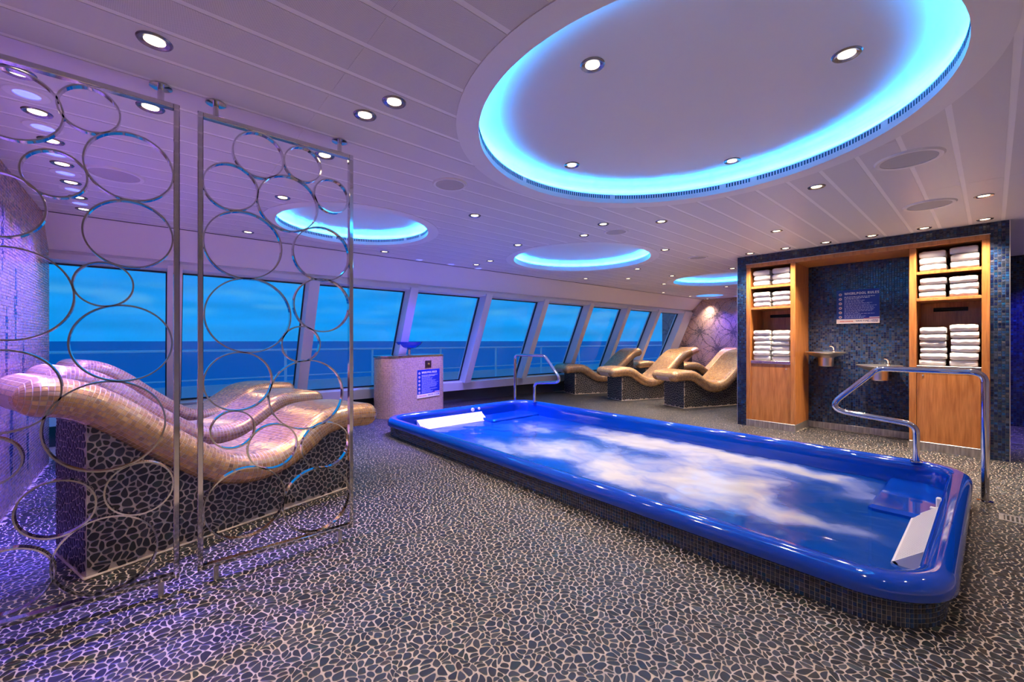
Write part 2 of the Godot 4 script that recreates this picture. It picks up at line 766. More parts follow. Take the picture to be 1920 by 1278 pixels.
func build_floor() -> void:
	var fl := structure("floor", "dark flat pebbles set in pale beige grout over the whole floor")
	var mb := MB.new()
	var x0 := -0.9
	var x1 := 11.4
	var z0 := -6.6
	var z1 := 2.4
	var px0 := POOL.position.x + 0.12
	var px1 := POOL.end.x - 0.12
	var pz0 := POOL.position.y + 0.12
	var pz1 := POOL.end.y - 0.12
	mb.bx(Vector3(x0, -0.1, z0), Vector3(px0, 0, z1))
	mb.bx(Vector3(px1, -0.1, z0), Vector3(x1, 0, z1))
	mb.bx(Vector3(px0, -0.1, z0), Vector3(px1, 0, pz0))
	mb.bx(Vector3(px0, -0.1, pz1), Vector3(px1, 0, z1))
	part(fl, "grout_bed", mb.mesh(), M.grout)
	var th := deg_to_rad(28.0)
	var ux := Vector2(cos(th), sin(th))
	var uy := Vector2(-sin(th), cos(th))
	var ori := Vector2(2.6, -8.4)
	var keep := func(p: Vector2) -> bool:
		var x := ori.x + ux.x * p.x + uy.x * p.y - ux.x * 3.6
		var z := ori.y + ux.y * p.x + uy.y * p.y - ux.y * 3.6
		var qx := maxf(maxf(2.44 - x, x - 4.11), 0.0)
		var qz := maxf(maxf(-4.51 - z, z + 0.425), 0.0)
		if sqrt(qx * qx + qz * qz) < 0.276:
			return false
		if x < -0.66 or x > 11.15 or z > 2.2 or z < -6.45 + 0.018 * x:
			return false
		if x > 5.92 and x < 6.9 and z > -2.2 and z < 0.08 and not (x < 6.43 and z > -1.55 and z < -0.57):
			return false
		var d := depth_of(x, z)
		return d > 0.9 and absf(side_of(x, z)) < 1.38 * d + 0.6
	var fine := func(p: Vector2) -> int:
		var d := depth_of(ori.x + ux.x * (p.x - 3.6) + uy.x * p.y, ori.y + ux.y * (p.x - 3.6) + uy.y * p.y)
		return 2 if d < 2.2 else (1 if d < 4.4 else 0)
	var cells := warp_cells(pebble_cells(14.5, 13.0, 0.0335, 0.0238, 0.0031, 21, keep, fine), 0.017, 0.12, 23)
	var ca := deg_to_rad(CAM_YAW)
	var order := func(poly: PackedVector2Array) -> float:
		var c := Vector2.ZERO
		for q in poly:
			c += q
		c = c / poly.size()
		c = ori + ux * (c.x - 3.6) + uy * c.y
		var d := depth_of(c.x, c.y)
		var px := 960.0 + 785.0 * side_of(c.x, c.y) / d
		var py := 640.0 + 785.0 * 1.1 / d
		if px < 10.0 or px > 1910.0 or py > 1268.0:
			return -1.0
		var ar := 0.0
		for k in poly.size():
			ar += poly[k].cross(poly[(k + 1) % poly.size()])
		return absf(ar) / (d * d * d)
	lay_pebbles(fl, cells, order, 300, Vector3(ori.x - ux.x * 3.6, 0.0, ori.y - ux.y * 3.6), Vector3(ux.x, 0, ux.y), Vector3(uy.x, 0, uy.y), Vector3.UP, 0.0025, 22)


func build_ceiling() -> void:
	var ce := structure("ceiling", "white plank ceiling with recessed joints and round light coves")
	# carrier above the planks, open over the coves
	var slab := PackedVector2Array([Vector2(-0.9, -5.3), Vector2(11.4, -5.12), Vector2(11.4, 2.4), Vector2(-0.9, 2.4)])
	var mb := MB.new()
	# strips of carrier, cut by the coves, so that no polygon has a hole
	var cuts := []
	for c in COVES:
		cuts.append(circle_poly(c[0], c[1] + 0.084, 96))
	var pitch := 0.1995
	var zs := []
	var k := -12
	while true:
		var z := 0.062 - pitch * k
		if z < -5.5:
			break
		zs.append(z)
		k += 1
	for i in zs.size() - 1:
		var strip := PackedVector2Array([Vector2(-0.9, zs[i + 1]), Vector2(11.4, zs[i + 1]), Vector2(11.4, zs[i]), Vector2(-0.9, zs[i])])
		for p in cut_all([strip], cuts, slab):
			mb.slab(p, CEIL + 0.0017, CEIL + 0.03)
	part(ce, "carrier", mb.mesh(), M.ceiling_strip)
	for i in zs.size() - 1:
		var zb: float = zs[i] - 0.012
		var za: float = zs[i + 1] + 0.012
		if zb > 2.3:
			continue
		var xs := [-0.9, 0.612, 3.11, 5.61, 8.11, 11.4]
		if zs[i] > -0.2:
			xs = [-0.9, 1.825, 4.325, 6.825, 9.3, 11.4]
		for q in xs.size() - 1:
			var pl := PackedVector2Array([Vector2(xs[q] + 0.001, za), Vector2(xs[q + 1] - 0.001, za), Vector2(xs[q + 1] - 0.001, zb), Vector2(xs[q] + 0.001, zb)])
			var ps := cut_all([pl], cuts, slab)
			if ps.is_empty():
				continue
			for p in ps:
				var pm := MB.new()
				pm.slab(p, CEIL, CEIL + 0.0015)
				var perf: bool = xs[q] < 1.0 and zs[i] > -1.85 and zs[i] < 2.5
				part(ce, "ceiling_plank", pm.mesh(), M.ceiling_perforated if perf else M.ceiling_paint)


func cut_all(polys: Array, cuts: Array, within: PackedVector2Array) -> Array:
	var cur := []
	for p in polys:
		for q in Geometry2D.intersect_polygons(p, within):
			cur.append(q)
	for c in cuts:
		var nxt := []
		for p in cur:
			for q in Geometry2D.clip_polygons(p, c):
				nxt.append(q)
		cur = nxt
	return cur


func build_walls() -> void:
	# left wall with pink mosaic
	var w := structure("wall_left", "pink and bronze mosaic wall with dark petal figures")
	var mb := MB.new()
	mb.bx(Vector3(-0.9, 0, -5.62), Vector3(-0.674, CEIL + 0.03, 2.3))
	part(w, "wall_body", mb.mesh(), M.pink_grout)
	var r := RandomNumberGenerator.new()
	r.seed = 31
	var petals := [[Vector2(1.28, 1.35), 0.30, 0.035], [Vector2(1.52, 1.05), 0.34, 0.04], [Vector2(1.62, 1.75), 0.25, 0.03], [Vector2(1.05, 0.85), 0.3, 0.04], [Vector2(1.9, 0.9), 0.3, 0.04], [Vector2(1.75, 1.3), 0.28, 0.035], [Vector2(2.3, 1.2), 0.3, 0.04], [Vector2(2.35, 0.6), 0.25, 0.035], [Vector2(0.9, 0.4), 0.3, 0.05], [Vector2(1.4, 0.45), 0.3, 0.05]]
	var pal := func(a: float, b: float) -> Color:
		for p in petals:
			var d := Vector2(a, b) - (p[0] as Vector2)
			if absf(d.y) < p[1] and absf(d.x) < p[2] * cos(d.y / p[1] * PI / 2) and r.randf() < 0.8:
				return Color(0.03, 0.03, 0.10) * r.randf_range(0.7, 1.6)
		return pink_tile(r)
	mosaic(w, sheet(Vector3(-0.673, 0.0, -5.62), Vector3(0, 0, 1), Vector3.UP, Vector3.RIGHT, 3.4, CEIL, 0.021, 0.021, 0.0028, pal), M.pink_tile, 0.002, 0.03, 32)

	# far right wall with drawn flowers
	w = structure("wall_right", "bronze mosaic end wall drawn with large dark flowers")
	mb = MB.new()
	mb.bx(Vector3(11.17, 0, -6.25), Vector3(11.4, CEIL + 0.03, 2.3))
	part(w, "wall_body", mb.mesh(), M.pink_grout)
	var hearts := []
	for h in [[-4.706, 1.751], [-5.152, 1.343], [-4.304, 1.333], [-4.693, 0.898], [-5.595, 0.953], [-3.85, 1.75], [-3.85, 0.9], [-5.6, 1.76], [-5.15, 0.5], [-4.3, 0.5], [-6.0, 1.35]]:
		hearts.append(Vector2(h[0] + 6.24, h[1]))
	var r2 := RandomNumberGenerator.new()
	r2.seed = 41
	var pal2 := func(a: float, b: float) -> Color:
		if flower_ink(Vector2(a, b), hearts, 0.60):
			return Color(0.10, 0.075, 0.085)
		return pink_tile(r2) * 1.25
	mosaic(w, sheet(Vector3(11.169, 0.0, -6.24), Vector3(0, 0, 1), Vector3.UP, Vector3.LEFT, 3.04, CEIL, 0.0145, 0.0145, 0.0016, pal2), M.pink_tile, 0.002, 0.03, 42)

	# wall beyond the passage on the right, dark blue mosaic
	w = structure("wall_passage", "dark blue mosaic wall at the end of the passage behind the towel cabinets")
	mb = MB.new()
	mb.bx(Vector3(8.45, 0, -0.6), Vector3(8.7, CEIL + 0.03, 2.3))
	part(w, "wall_body", mb.mesh(), M.blue_grout)
	var r3 := RandomNumberGenerator.new()
	r3.seed = 51
	mosaic(w, sheet(Vector3(8.449, 0.0, -0.6), Vector3(0, 0, 1), Vector3.UP, Vector3.LEFT, 2.6, CEIL, 0.025, 0.025, 0.003, func(_a, _b): return blue_tile(r3)), M.tile, 0.002, 0.02, 52)

	# wall behind the viewer
	w = structure("wall_back", "plain pale wall behind the viewer")
	mb = MB.new()
	mb.bx(Vector3(-0.9, 0, 2.3), Vector3(11.4, CEIL + 0.03, 2.5))
	part(w, "wall_body", mb.mesh(), M.white_plaster)


const WIN_EDGE := [-1.286, 0.054, 1.406, 2.759, 4.11, 5.45, 6.764, 8.076, 9.36, 10.64]   # right edges of the panes along the wall


func build_window_wall() -> void:
	# sloped bulkhead between ceiling and windows
	var t := structure("wall_bulkhead", "smooth white sloped bulkhead above the row of windows")
	var mb := MB.new()
	wall_bar(mb, -1.4, 11.2, [Vector2(5.262, 2.2), Vector2(5.277, 2.2), Vector2(5.56, 1.93), Vector2(5.60, 1.93), Vector2(5.60, 2.4), Vector2(5.262, 2.4)])
	part(t, "sloped_panel", mb.mesh(), M.white_gloss)
	# dark shadow-gap perforated edge strip along the ceiling
	var gm := MB.new()
	wall_bar(gm, -1.4, 11.2, [Vector2(5.245, 2.197), Vector2(5.262, 2.197), Vector2(5.262, 2.21), Vector2(5.245, 2.21)])
	part(t, "edge_strip", gm.mesh(), M.gasket)

	t = structure("trim_1", "white window head running along the top of the sloped windows")
	mb = MB.new()
	wall_bar(mb, -1.4, 11.2, [Vector2(5.595, 1.945), Vector2(5.57, 1.90), Vector2(5.57, 1.845), Vector2(5.78, 1.83), Vector2(5.78, 1.99), Vector2(5.6, 1.99)])
	part(t, "head_bar", mb.mesh(), M.frame_white)
	t = structure("trim_2", "white window sill along the foot of the sloped windows")
	mb = MB.new()
	wall_bar(mb, -1.4, 11.2, [Vector2(6.30, 0.225), Vector2(6.26, 0.37), Vector2(6.40, 0.398), Vector2(6.55, 0.398), Vector2(6.55, 0.225)])
	part(t, "sill_bar", mb.mesh(), M.frame_white)
	t = structure("wall_kerb", "low dark kerb wall under the window sill")
	mb = MB.new()
	wall_bar(mb, -1.4, 11.2, [Vector2(6.40, -0.05), Vector2(6.40, 0.23), Vector2(6.6, 0.23), Vector2(6.6, -0.05)])
	part(t, "kerb", mb.mesh(), M.dark_kerb)

	for i in WIN_EDGE.size():
		# post to the right of pane i
		var s0: float = WIN_EDGE[i]
		var s1 := s0 + (0.123 if i < 9 else 0.42)
		var po := structure("trim_%d" % (3 + i), "slanted white window post")
		var pb := MB.new()
		wall_bar(pb, s0, s1, [Vector2(glass_d(1.87) - 0.20, 1.87), Vector2(glass_d(1.87) + 0.06, 1.87), Vector2(glass_d(0.36) + 0.06, 0.36), Vector2(glass_d(0.36) - 0.20, 0.36)])
		part(po, "post", pb.mesh(), M.frame_white)
		if i == 0:
			continue
		var a: float = WIN_EDGE[i - 1] + 0.123
		var wi := structure("window_%d" % i, "sloped window pane with black gasket looking out to sea")
		var gb := MB.new()
		var o := 0.012
		for e in [[a, a + o, 0.398, 1.829], [s0 - o, s0, 0.398, 1.829], [a, s0, 0.398, 0.398 + o * 1.3], [a, s0, 1.829 - o, 1.829]]:
			wall_bar(gb, e[0], e[1], [Vector2(glass_d(e[2]) - 0.012, e[2]), Vector2(glass_d(e[2]) + 0.02, e[2]), Vector2(glass_d(e[3]) + 0.02, e[3]), Vector2(glass_d(e[3]) - 0.012, e[3])])
		part(wi, "gasket", gb.mesh(), M.gasket)
		var pm := MB.new()
		pm.quad(wall_pt(a, 0.39, glass_d(0.39)), wall_pt(s0, 0.39, glass_d(0.39)), wall_pt(s0, 1.835, glass_d(1.835)), wall_pt(a, 1.835, glass_d(1.835)))
		part(wi, "pane", pm.mesh(), M.pane)


func build_outside() -> void:
	var mb := MB.new()
	mb.bx(Vector3(-30000, -26, -45000), Vector3(30000, -25, -8))
	var sea := part(self, "sea", mb.mesh(), M.sea)
	tag(sea, "dark blue sea stretching to the horizon beyond the windows", "sea", "", "stuff")
	# outer deck, its coaming plate and the open rail
	var dk := structure("deck", "narrow outer deck below the windows")
	mb = MB.new()
	wall_bar(mb, -9.0, 22.0, [Vector2(6.62, -0.14), Vector2(6.62, -0.08), Vector2(9.15, -0.08), Vector2(9.15, -0.14)])
	part(dk, "deck_plate", mb.mesh(), M.deck_paint)
	mb = MB.new()
	wall_bar(mb, -9.0, 22.0, [Vector2(9.10, -0.08), Vector2(9.10, 0.32), Vector2(9.12, 0.32), Vector2(9.12, -0.08)])
	part(dk, "coaming", mb.mesh(), M.deck_paint)
	var rl := thing("deck_railing", "white tubular deck railing outside the windows", "railing")
	for y in [0.93, 0.425]:
		mb = MB.new()
		mb.tube(PackedVector3Array([wall_pt(-9, y, 9.0), wall_pt(22, y, 9.0)]), 0.021 if y > 0.9 else 0.013, 8)
		part(rl, "rail_bar", mb.mesh(), M.rail_white)
	for i in 16:
		var s := 1.85 + 1.71 * (i - 6)
		mb = MB.new()
		mb.tube(PackedVector3Array([wall_pt(s, -0.08, 9.0), wall_pt(s, 0.92, 9.0)]), 0.024, 8)
		part(rl, "post", mb.mesh(), M.rail_white)


# ------------------------------------------------------------------ light fittings
func spot(parent: Node3D, at: Vector3, col: Color, e: float, ang: float, soft: float, size := 0.03, aim := Vector3.DOWN) -> void:
	var l := SpotLight3D.new()
	l.name = "spot"
	l.light_color = col
	l.light_energy = e
	l.spot_angle = ang
	l.spot_angle_attenuation = soft
	l.spot_range = 14.0
	l.spot_attenuation = 2.0
	l.light_size = size
	l.shadow_enabled = true
	parent.add_child(l, true)
	l.position = at
	l.look_at_from_position(parent.global_position + at, parent.global_position + at + aim, Vector3.RIGHT)


var lamp_trim_mesh: ArrayMesh
var lamp_lens_mesh: ArrayMesh
var blue_trim_mesh: ArrayMesh
var blue_lens_mesh: ArrayMesh


func lamp_meshes() -> void:
	var mb := MB.new()
	mb.lathe(Vector3.ZERO, [Vector2(0.031, 0.0), Vector2(0.044, -0.005), Vector2(0.050, -0.0055), Vector2(0.054, -0.001), Vector2(0.054, 0.001), Vector2(0.031, 0.001)], 28)
	lamp_trim_mesh = mb.mesh()
	mb = MB.new()
	mb.lathe(Vector3.ZERO, [Vector2(0.0, -0.0045), Vector2(0.018, -0.004), Vector2(0.032, -0.001), Vector2(0.032, 0.001), Vector2(0.0, 0.001)], 24)
	lamp_lens_mesh = mb.mesh()
	mb = MB.new()
	mb.lathe(Vector3.ZERO, [Vector2(0.043, 0.004), Vector2(0.044, -0.005), Vector2(0.072, -0.004), Vector2(0.076, 0.0), Vector2(0.076, 0.001), Vector2(0.043, 0.004)], 28)
	blue_trim_mesh = mb.mesh()
	mb = MB.new()
	mb.lathe(Vector3.ZERO, [Vector2(0.0, -0.007), Vector2(0.025, -0.006), Vector2(0.043, -0.001), Vector2(0.043, 0.001), Vector2(0.0, 0.001)], 24)
	blue_lens_mesh = mb.mesh()


const WARM := Color(1.0, 0.90, 0.805)
const VIOLET := Color(0.36, 0.30, 1.0)

func downlight(x: float, z: float, y: float, label: String, group: String, e: float, ang := 48.0) -> void:
	var t := thing("downlight", label, "downlight", group, Vector3(x, y, z))
	part(t, "trim_ring", lamp_trim_mesh, M.lamp_trim)
	part(t, "lens", lamp_lens_mesh, M.warm_lens)
	spot(t, Vector3(0, -0.012, 0), WARM, e, ang, 0.9)


func blue_light(x: float, z: float, label: String, group: String, e: float, aim := Vector3.DOWN) -> void:
	var t := thing("blue_ceiling_light", label, "ceiling light", group, Vector3(x, CEIL, z))
	part(t, "trim_ring", blue_trim_mesh, M.white_gloss)
	part(t, "lens", blue_lens_mesh, M.blue_lens)
	spot(t, Vector3(0, -0.014, 0), VIOLET, e, 48.0, 0.9, 0.035, aim)


func build_lamps() -> void:
	lamp_meshes()
	var E := 1.75
	var nth := ["first", "second", "third", "fourth", "fifth", "sixth", "seventh", "eighth"]
	# row over the towel cabinets, from the right
	var zc := [-0.046, -0.438, -0.83, -1.224, -1.615, -2.003]
	for i in 6:
		downlight(5.71, zc[i], CEIL, "warm downlight over the towel cabinets, %s of its row from the right" % nth[i], "downlights over the towel cabinets", E * 2.7, 48.0)
	# row beside the pink wall
	var zl := [-2.62, -3.02, -3.40, -3.80, -4.20, -4.60, -4.985]
	for i in 7:
		downlight(-0.40, zl[i], CEIL, "warm downlight beside the pink mosaic wall, %s from the viewer" % nth[i], "downlights beside the pink wall", E * 0.4, 50.0)
	var zb := [-2.826, -3.212, -3.615, -3.99, -4.38, -4.79]
	for i in 6:
		blue_light(-0.405, zb[i], "blue light with white rim beside the pink wall, %s from the viewer" % nth[i], "blue lights beside the pink wall", 9.0)
	# small blue lights by the bulkhead
	var xb := [2.776, 3.287, 3.773]
	for i in 3:
		blue_light(xb[i], -5.10, "small blue light close to the window bulkhead, %s from the left" % nth[i], "blue lights along the bulkhead", 12.0)
	for i in 2:
		blue_light(10.85, -4.55 + i * 0.42, "violet light washing the flower wall, %s of two" % ["left", "right"][i], "violet lights at the flower wall", 4.0)
	blue_light(8.05, 0.42, "violet light over the passage behind the towel cabinets", "violet light in the passage", 9.0)
	# over the screens
	downlight(0.02, -2.02, CEIL, "large warm downlight in front of the left chrome screen", "downlights in front of the screens", E)
	downlight(0.80, -2.01, CEIL, "warm downlight in front of the right chrome screen, left one of a close pair", "downlights in front of the screens", E)
	downlight(0.857, -1.81, CEIL, "warm downlight of a close pair, the one nearer the big cove", "downlights in front of the screens", E * 0.7)
	downlight(0.011, -2.605, CEIL, "warm downlight seen behind the top bar of the left chrome screen", "downlights behind the screens", E * 0.75)
	downlight(0.793, -2.60, CEIL, "warm downlight seen behind the top bar of the right chrome screen", "downlights behind the screens", E * 0.75)
	downlight(0.782, -3.576, CEIL, "warm downlight above the near loungers, seen between rings of the right screen", "downlights over the near loungers", E * 0.8)
	downlight(0.767, -4.945, CEIL, "warm downlight near the bulkhead, left of the second cove", "downlights over the near loungers", E * 0.8)
	# in the open ceiling
	downlight(2.166, -2.986, CEIL, "warm downlight in the planks between the big cove and the left cove", "downlights between the coves", E * 1.8)
	downlight(2.203, -4.92, CEIL, "warm downlight right of the left cove, close to the bulkhead", "downlights between the coves", E * 2.2)
	downlight(3.237, -2.409, CEIL, "warm downlight beyond the big cove, left of the round grille", "downlights between the coves", E * 1.8)
	downlight(3.43, -2.796, CEIL, "warm downlight just left of the faint round ceiling grille", "downlights between the coves", E * 1.8)
	downlight(3.569, -2.004, CEIL, "warm downlight beyond the big cove, right of the round grille", "downlights between the coves", E * 1.8)
	downlight(3.201, -3.574, CEIL, "warm downlight at the left tip of the middle cove", "downlights between the coves", E * 1.8)
	downlight(3.554, -4.539, CEIL, "warm downlight below the left tip of the middle cove", "downlights between the coves", E * 1.8)
	downlight(3.577, -4.892, CEIL, "warm downlight next to the rightmost blue bulkhead light", "downlights between the coves", E * 2.4)
	downlight(4.709, -2.596, CEIL, "warm downlight above the right tip of the middle cove", "downlights between the coves", E * 1.8)
	downlight(5.645, -3.566, CEIL, "warm downlight below the right tip of the middle cove", "downlights between the coves", E * 1.8)
	downlight(5.825, -4.714, CEIL, "warm downlight between the middle cove and the bulkhead", "downlights between the coves", E * 1.8)
	downlight(4.75, -1.422, CEIL, "warm downlight in the planks short of the cabinet's left half", "downlights near the towel cabinets", E)
	downlight(3.601, -0.826, CEIL, "warm downlight right of the big cove, left of the round ceiling speakers", "downlights near the towel cabinets", E)
	downlight(4.784, -0.044, CEIL, "warm downlight right of the two round ceiling speakers", "downlights near the towel cabinets", E)
	var far := [[6.392, -4.22], [8.821, -4.902], [7.509, -4.162], [6.688, -3.561], [10.049, -4.88], [11.0, -4.88], [8.829, -3.537], [6.689, -2.594]]
	for i in far.size():
		downlight(far[i][0], far[i][1], CEIL, "tiny warm downlight in the far right ceiling, %s from the left" % nth[i], "far ceiling downlights", E * 2.4)
	# in the big cove
	var c: Array = [[1.342, -1.051, "near left"], [2.03, -0.369, "near right"], [2.006, -1.733, "far left"], [2.699, -1.047, "far right"]]
	for q in c:
		downlight(q[0] * 1.11, q[1] * 1.11, CEIL + 0.124, "warm downlight in the big blue-rimmed cove, %s one of four" % q[2], "downlights in the big cove", E * 0.95)
	# over the viewer's end of the room
	for q in [[0.8, 0.0], [0.8, 1.0], [2.2, 1.2], [3.6, 1.0], [4.8, 1.0], [7.3, 0.6], [7.9, 1.2]]:
		downlight(q[0], q[1], CEIL, "warm downlight in the ceiling above the viewer's end of the room", "downlights above the viewer", E)


func build_coves() -> void:
	var names := ["large round ceiling cove with blue light over the whirlpool", "round blue-lit ceiling cove above the near loungers", "round blue-lit ceiling cove in the middle of the ceiling", "round blue-lit ceiling cove partly behind the towel cabinets", "smallest round blue-lit cove, far by the flower wall"]
	for i in COVES.size():
		var c: Vector2 = COVES[i][0]
		var R: float = COVES[i][1]
		var fl: float = COVES[i][2]
		var t := thing("ceiling_cove", names[i], "ceiling cove", "blue-lit ceiling coves", Vector3(c.x, CEIL, c.y))
		var segs := 96 if i == 0 else 72
		var H := 0.118 if i == 0 else 0.112
		var mb := MB.new()
		mb.lathe(Vector3.ZERO, [Vector2(R, -0.004), Vector2(R + fl, -0.004), Vector2(R + fl, 0.004), Vector2(R + 0.006, 0.004)].duplicate(), segs)
		# underside faces down: walk outwards
		part(t, "flange", mb.mesh(), M.white_gloss)
		mb = MB.new()
		mb.lathe(Vector3.ZERO, [Vector2(R + 0.012, 0.064), Vector2(R, 0.064), Vector2(R, -0.004)], segs)
		mb.lathe(Vector3.ZERO, [Vector2(R + 0.012, 0.004), Vector2(R + 0.012, 0.064)], segs)
		part(t, "lip", mb.mesh(), M.dome_paint)
		# ledge and back wall of the trough
		var O := R + 0.070
		mb = MB.new()
		mb.lathe(Vector3.ZERO, [Vector2(O, 0.034), Vector2(R + 0.012, 0.034)], segs)
		var prof := [Vector2(O, 0.012)]
		mb.lathe(Vector3.ZERO, [Vector2(O, H - 0.035), Vector2(O, 0.034)], segs)
		part(t, "trough", mb.mesh(), M.dome_paint)
		mb = MB.new()
		prof = [Vector2(0.0, H + 0.012), Vector2(R * 0.55, H + 0.010), Vector2(R * 0.8, H + 0.004), Vector2(R - 0.02, H), Vector2(R + 0.02, H - 0.004), Vector2(O - 0.025, H - 0.010), Vector2(O - 0.008, H - 0.020), Vector2(O, H - 0.035)]
		mb.lathe(Vector3.ZERO, prof, segs)
		part(t, "dome_panel", mb.mesh(), M.dome_paint)
		# dark cover above so that no light leaks
		mb = MB.new()
		mb.lathe(Vector3.ZERO, [Vector2(O + 0.03, 0.006), Vector2(O + 0.03, H + 0.03), Vector2(0.0, H + 0.03)], segs)
		part(t, "housing", mb.mesh(), M.gasket)
		# led strip lying in the trough
		mb = MB.new()
		mb.lathe(Vector3.ZERO, [Vector2(R + 0.060, 0.036), Vector2(R + 0.060, 0.046), Vector2(R + 0.036, 0.046), Vector2(R + 0.036, 0.036)], segs)
		part(t, "led_strip", mb.mesh(), M.led_cyan)
		# vent slots in the lip
		mb = MB.new()
		var cnt := int(TAU * R / 0.0185)
		for k in cnt:
			var an := TAU * k / cnt
			if (k % 44) < 2 or (i > 1):
				continue
			var bs := Basis(Vector3.UP, -an)
			mb.T = Transform3D(bs, Vector3.ZERO)
			mb.bx(Vector3(R - 0.0012, 0.030, -0.0048), Vector3(R + 0.006, 0.056, 0.0048))
		if mb.v.size():
			part(t, "vent_slots", mb.mesh(), M.vent_dark, "", "stuff")
		var nl := 24 if i == 0 else (18 if i < 4 else 8)
		for k in nl:
			var an := TAU * (k + 0.5) / nl
			var l := AreaLight3D.new()
			l.name = "led_light"
			l.area_size = Vector2(TAU * R / nl, 0.02)
			l.light_color = lin(0.016, 0.34, 1.0)
			l.light_energy = 1.0 * (R / 1.07) * 14.0 / nl
			l.area_range = 14.0
			l.area_attenuation = 2.0
			l.shadow_enabled = true
			t.add_child(l, true)
			var dirv := Vector3(cos(an), 0, sin(an))
			var at := dirv * (R + 0.048) + Vector3.UP * 0.049
			l.look_at_from_position(t.position + at, t.position + at + Vector3.UP * 0.9 - dirv * 0.45, dirv.cross(Vector3.UP).cross(Vector3.UP))


func build_ceiling_discs() -> void:
	var d := [[3.47, -0.335, 0.16, "round ceiling speaker, the nearer of two right of the big cove"], [4.76, -0.338, 0.16, "round ceiling speaker, the one closer to the towel cabinets"], [1.60, -2.50, 0.12, "round ceiling grille left of the big cove"], [-0.163, -3.812, 0.155, "large round ceiling panel seen through the left chrome screen"], [3.555, -2.489, 0.12, "faint round ceiling grille above the middle cove"], [5.47, -2.55, 0.12, "faint round ceiling grille right of the middle cove"]]
	for q in d:
		var t := thing("ceiling_speaker", q[3], "ceiling speaker", "round ceiling speakers", Vector3(q[0], CEIL, q[1]))
		var R: float = q[2]
		var mb := MB.new()
		mb.lathe(Vector3.ZERO, [Vector2(R * 0.82, -0.008), Vector2(R * 0.95, -0.010), Vector2(R, -0.001), Vector2(R, 0.0)], 48)
		mb.lathe(Vector3.ZERO, [Vector2(R * 0.82, 0.0), Vector2(R * 0.82, -0.008)], 48)
		part(t, "rim", mb.mesh(), M.white_gloss)
		mb = MB.new()
		mb.lathe(Vector3.ZERO, [Vector2(0, -0.006), Vector2(R * 0.82, -0.005)], 48)
		part(t, "grille", mb.mesh(), M.speaker_grille)


# ------------------------------------------------------------------ whirlpool
func pool_path(r: float, segs := 14) -> Array:
	# [point, outward normal, running length]
	var out := []
	var x0 := POOL.position.x
	var x1 := POOL.end.x
	var z0 := POOL.position.y
	var z1 := POOL.end.y
	var corners := [[Vector2(x1 - r, z1 - r), 0.0], [Vector2(x0 + r, z1 - r), PI / 2], [Vector2(x0 + r, z0 + r), PI], [Vector2(x1 - r, z0 + r), PI * 1.5]]
	for c in corners:
		for k in segs + 1:
			var a: float = c[1] + PI / 2 * k / segs
			out.append([(c[0] as Vector2) + Vector2.from_angle(a) * r, Vector2.from_angle(a)])
	return out


func sweep_pool(mb: MB, prof: Array, path: Array) -> void:
	# prof: (offset outward, y); walking it, the visible side is on the left when looking along the path
	var cnt := path.size()
	var nn := []
	for i in prof.size():
		var a: Vector2 = prof[maxi(i - 1, 0)]
		var b: Vector2 = prof[mini(i + 1, prof.size() - 1)]
		nn.append(Vector2(b.y - a.y, a.x - b.x).normalized())
	for k in cnt:
		var p: Array = path[k]
		var q: Array = path[(k + 1) % cnt]
		for i in prof.size() - 1:
			var c := []
			var cn := []
			for w in [[p, i], [q, i], [q, i + 1], [p, i + 1]]:
				var pt: Vector2 = w[0][0]
				var on: Vector2 = w[0][1]
				var f: Vector2 = prof[w[1]]
				var m: Vector2 = nn[w[1]]
				c.append(Vector3(pt.x + on.x * f.x, f.y, pt.y + on.y * f.x))
				cn.append(Vector3(on.x * m.x, m.y, on.y * m.x))
			mb.quadn(c[1], c[0], c[3], c[2], cn[1], cn[0], cn[3], cn[2])


func inset_outline(path: Array, off: float) -> PackedVector2Array:
	var o := PackedVector2Array()
	for p in path:
		o.append((p[0] as Vector2) + (p[1] as Vector2) * off)
	return o


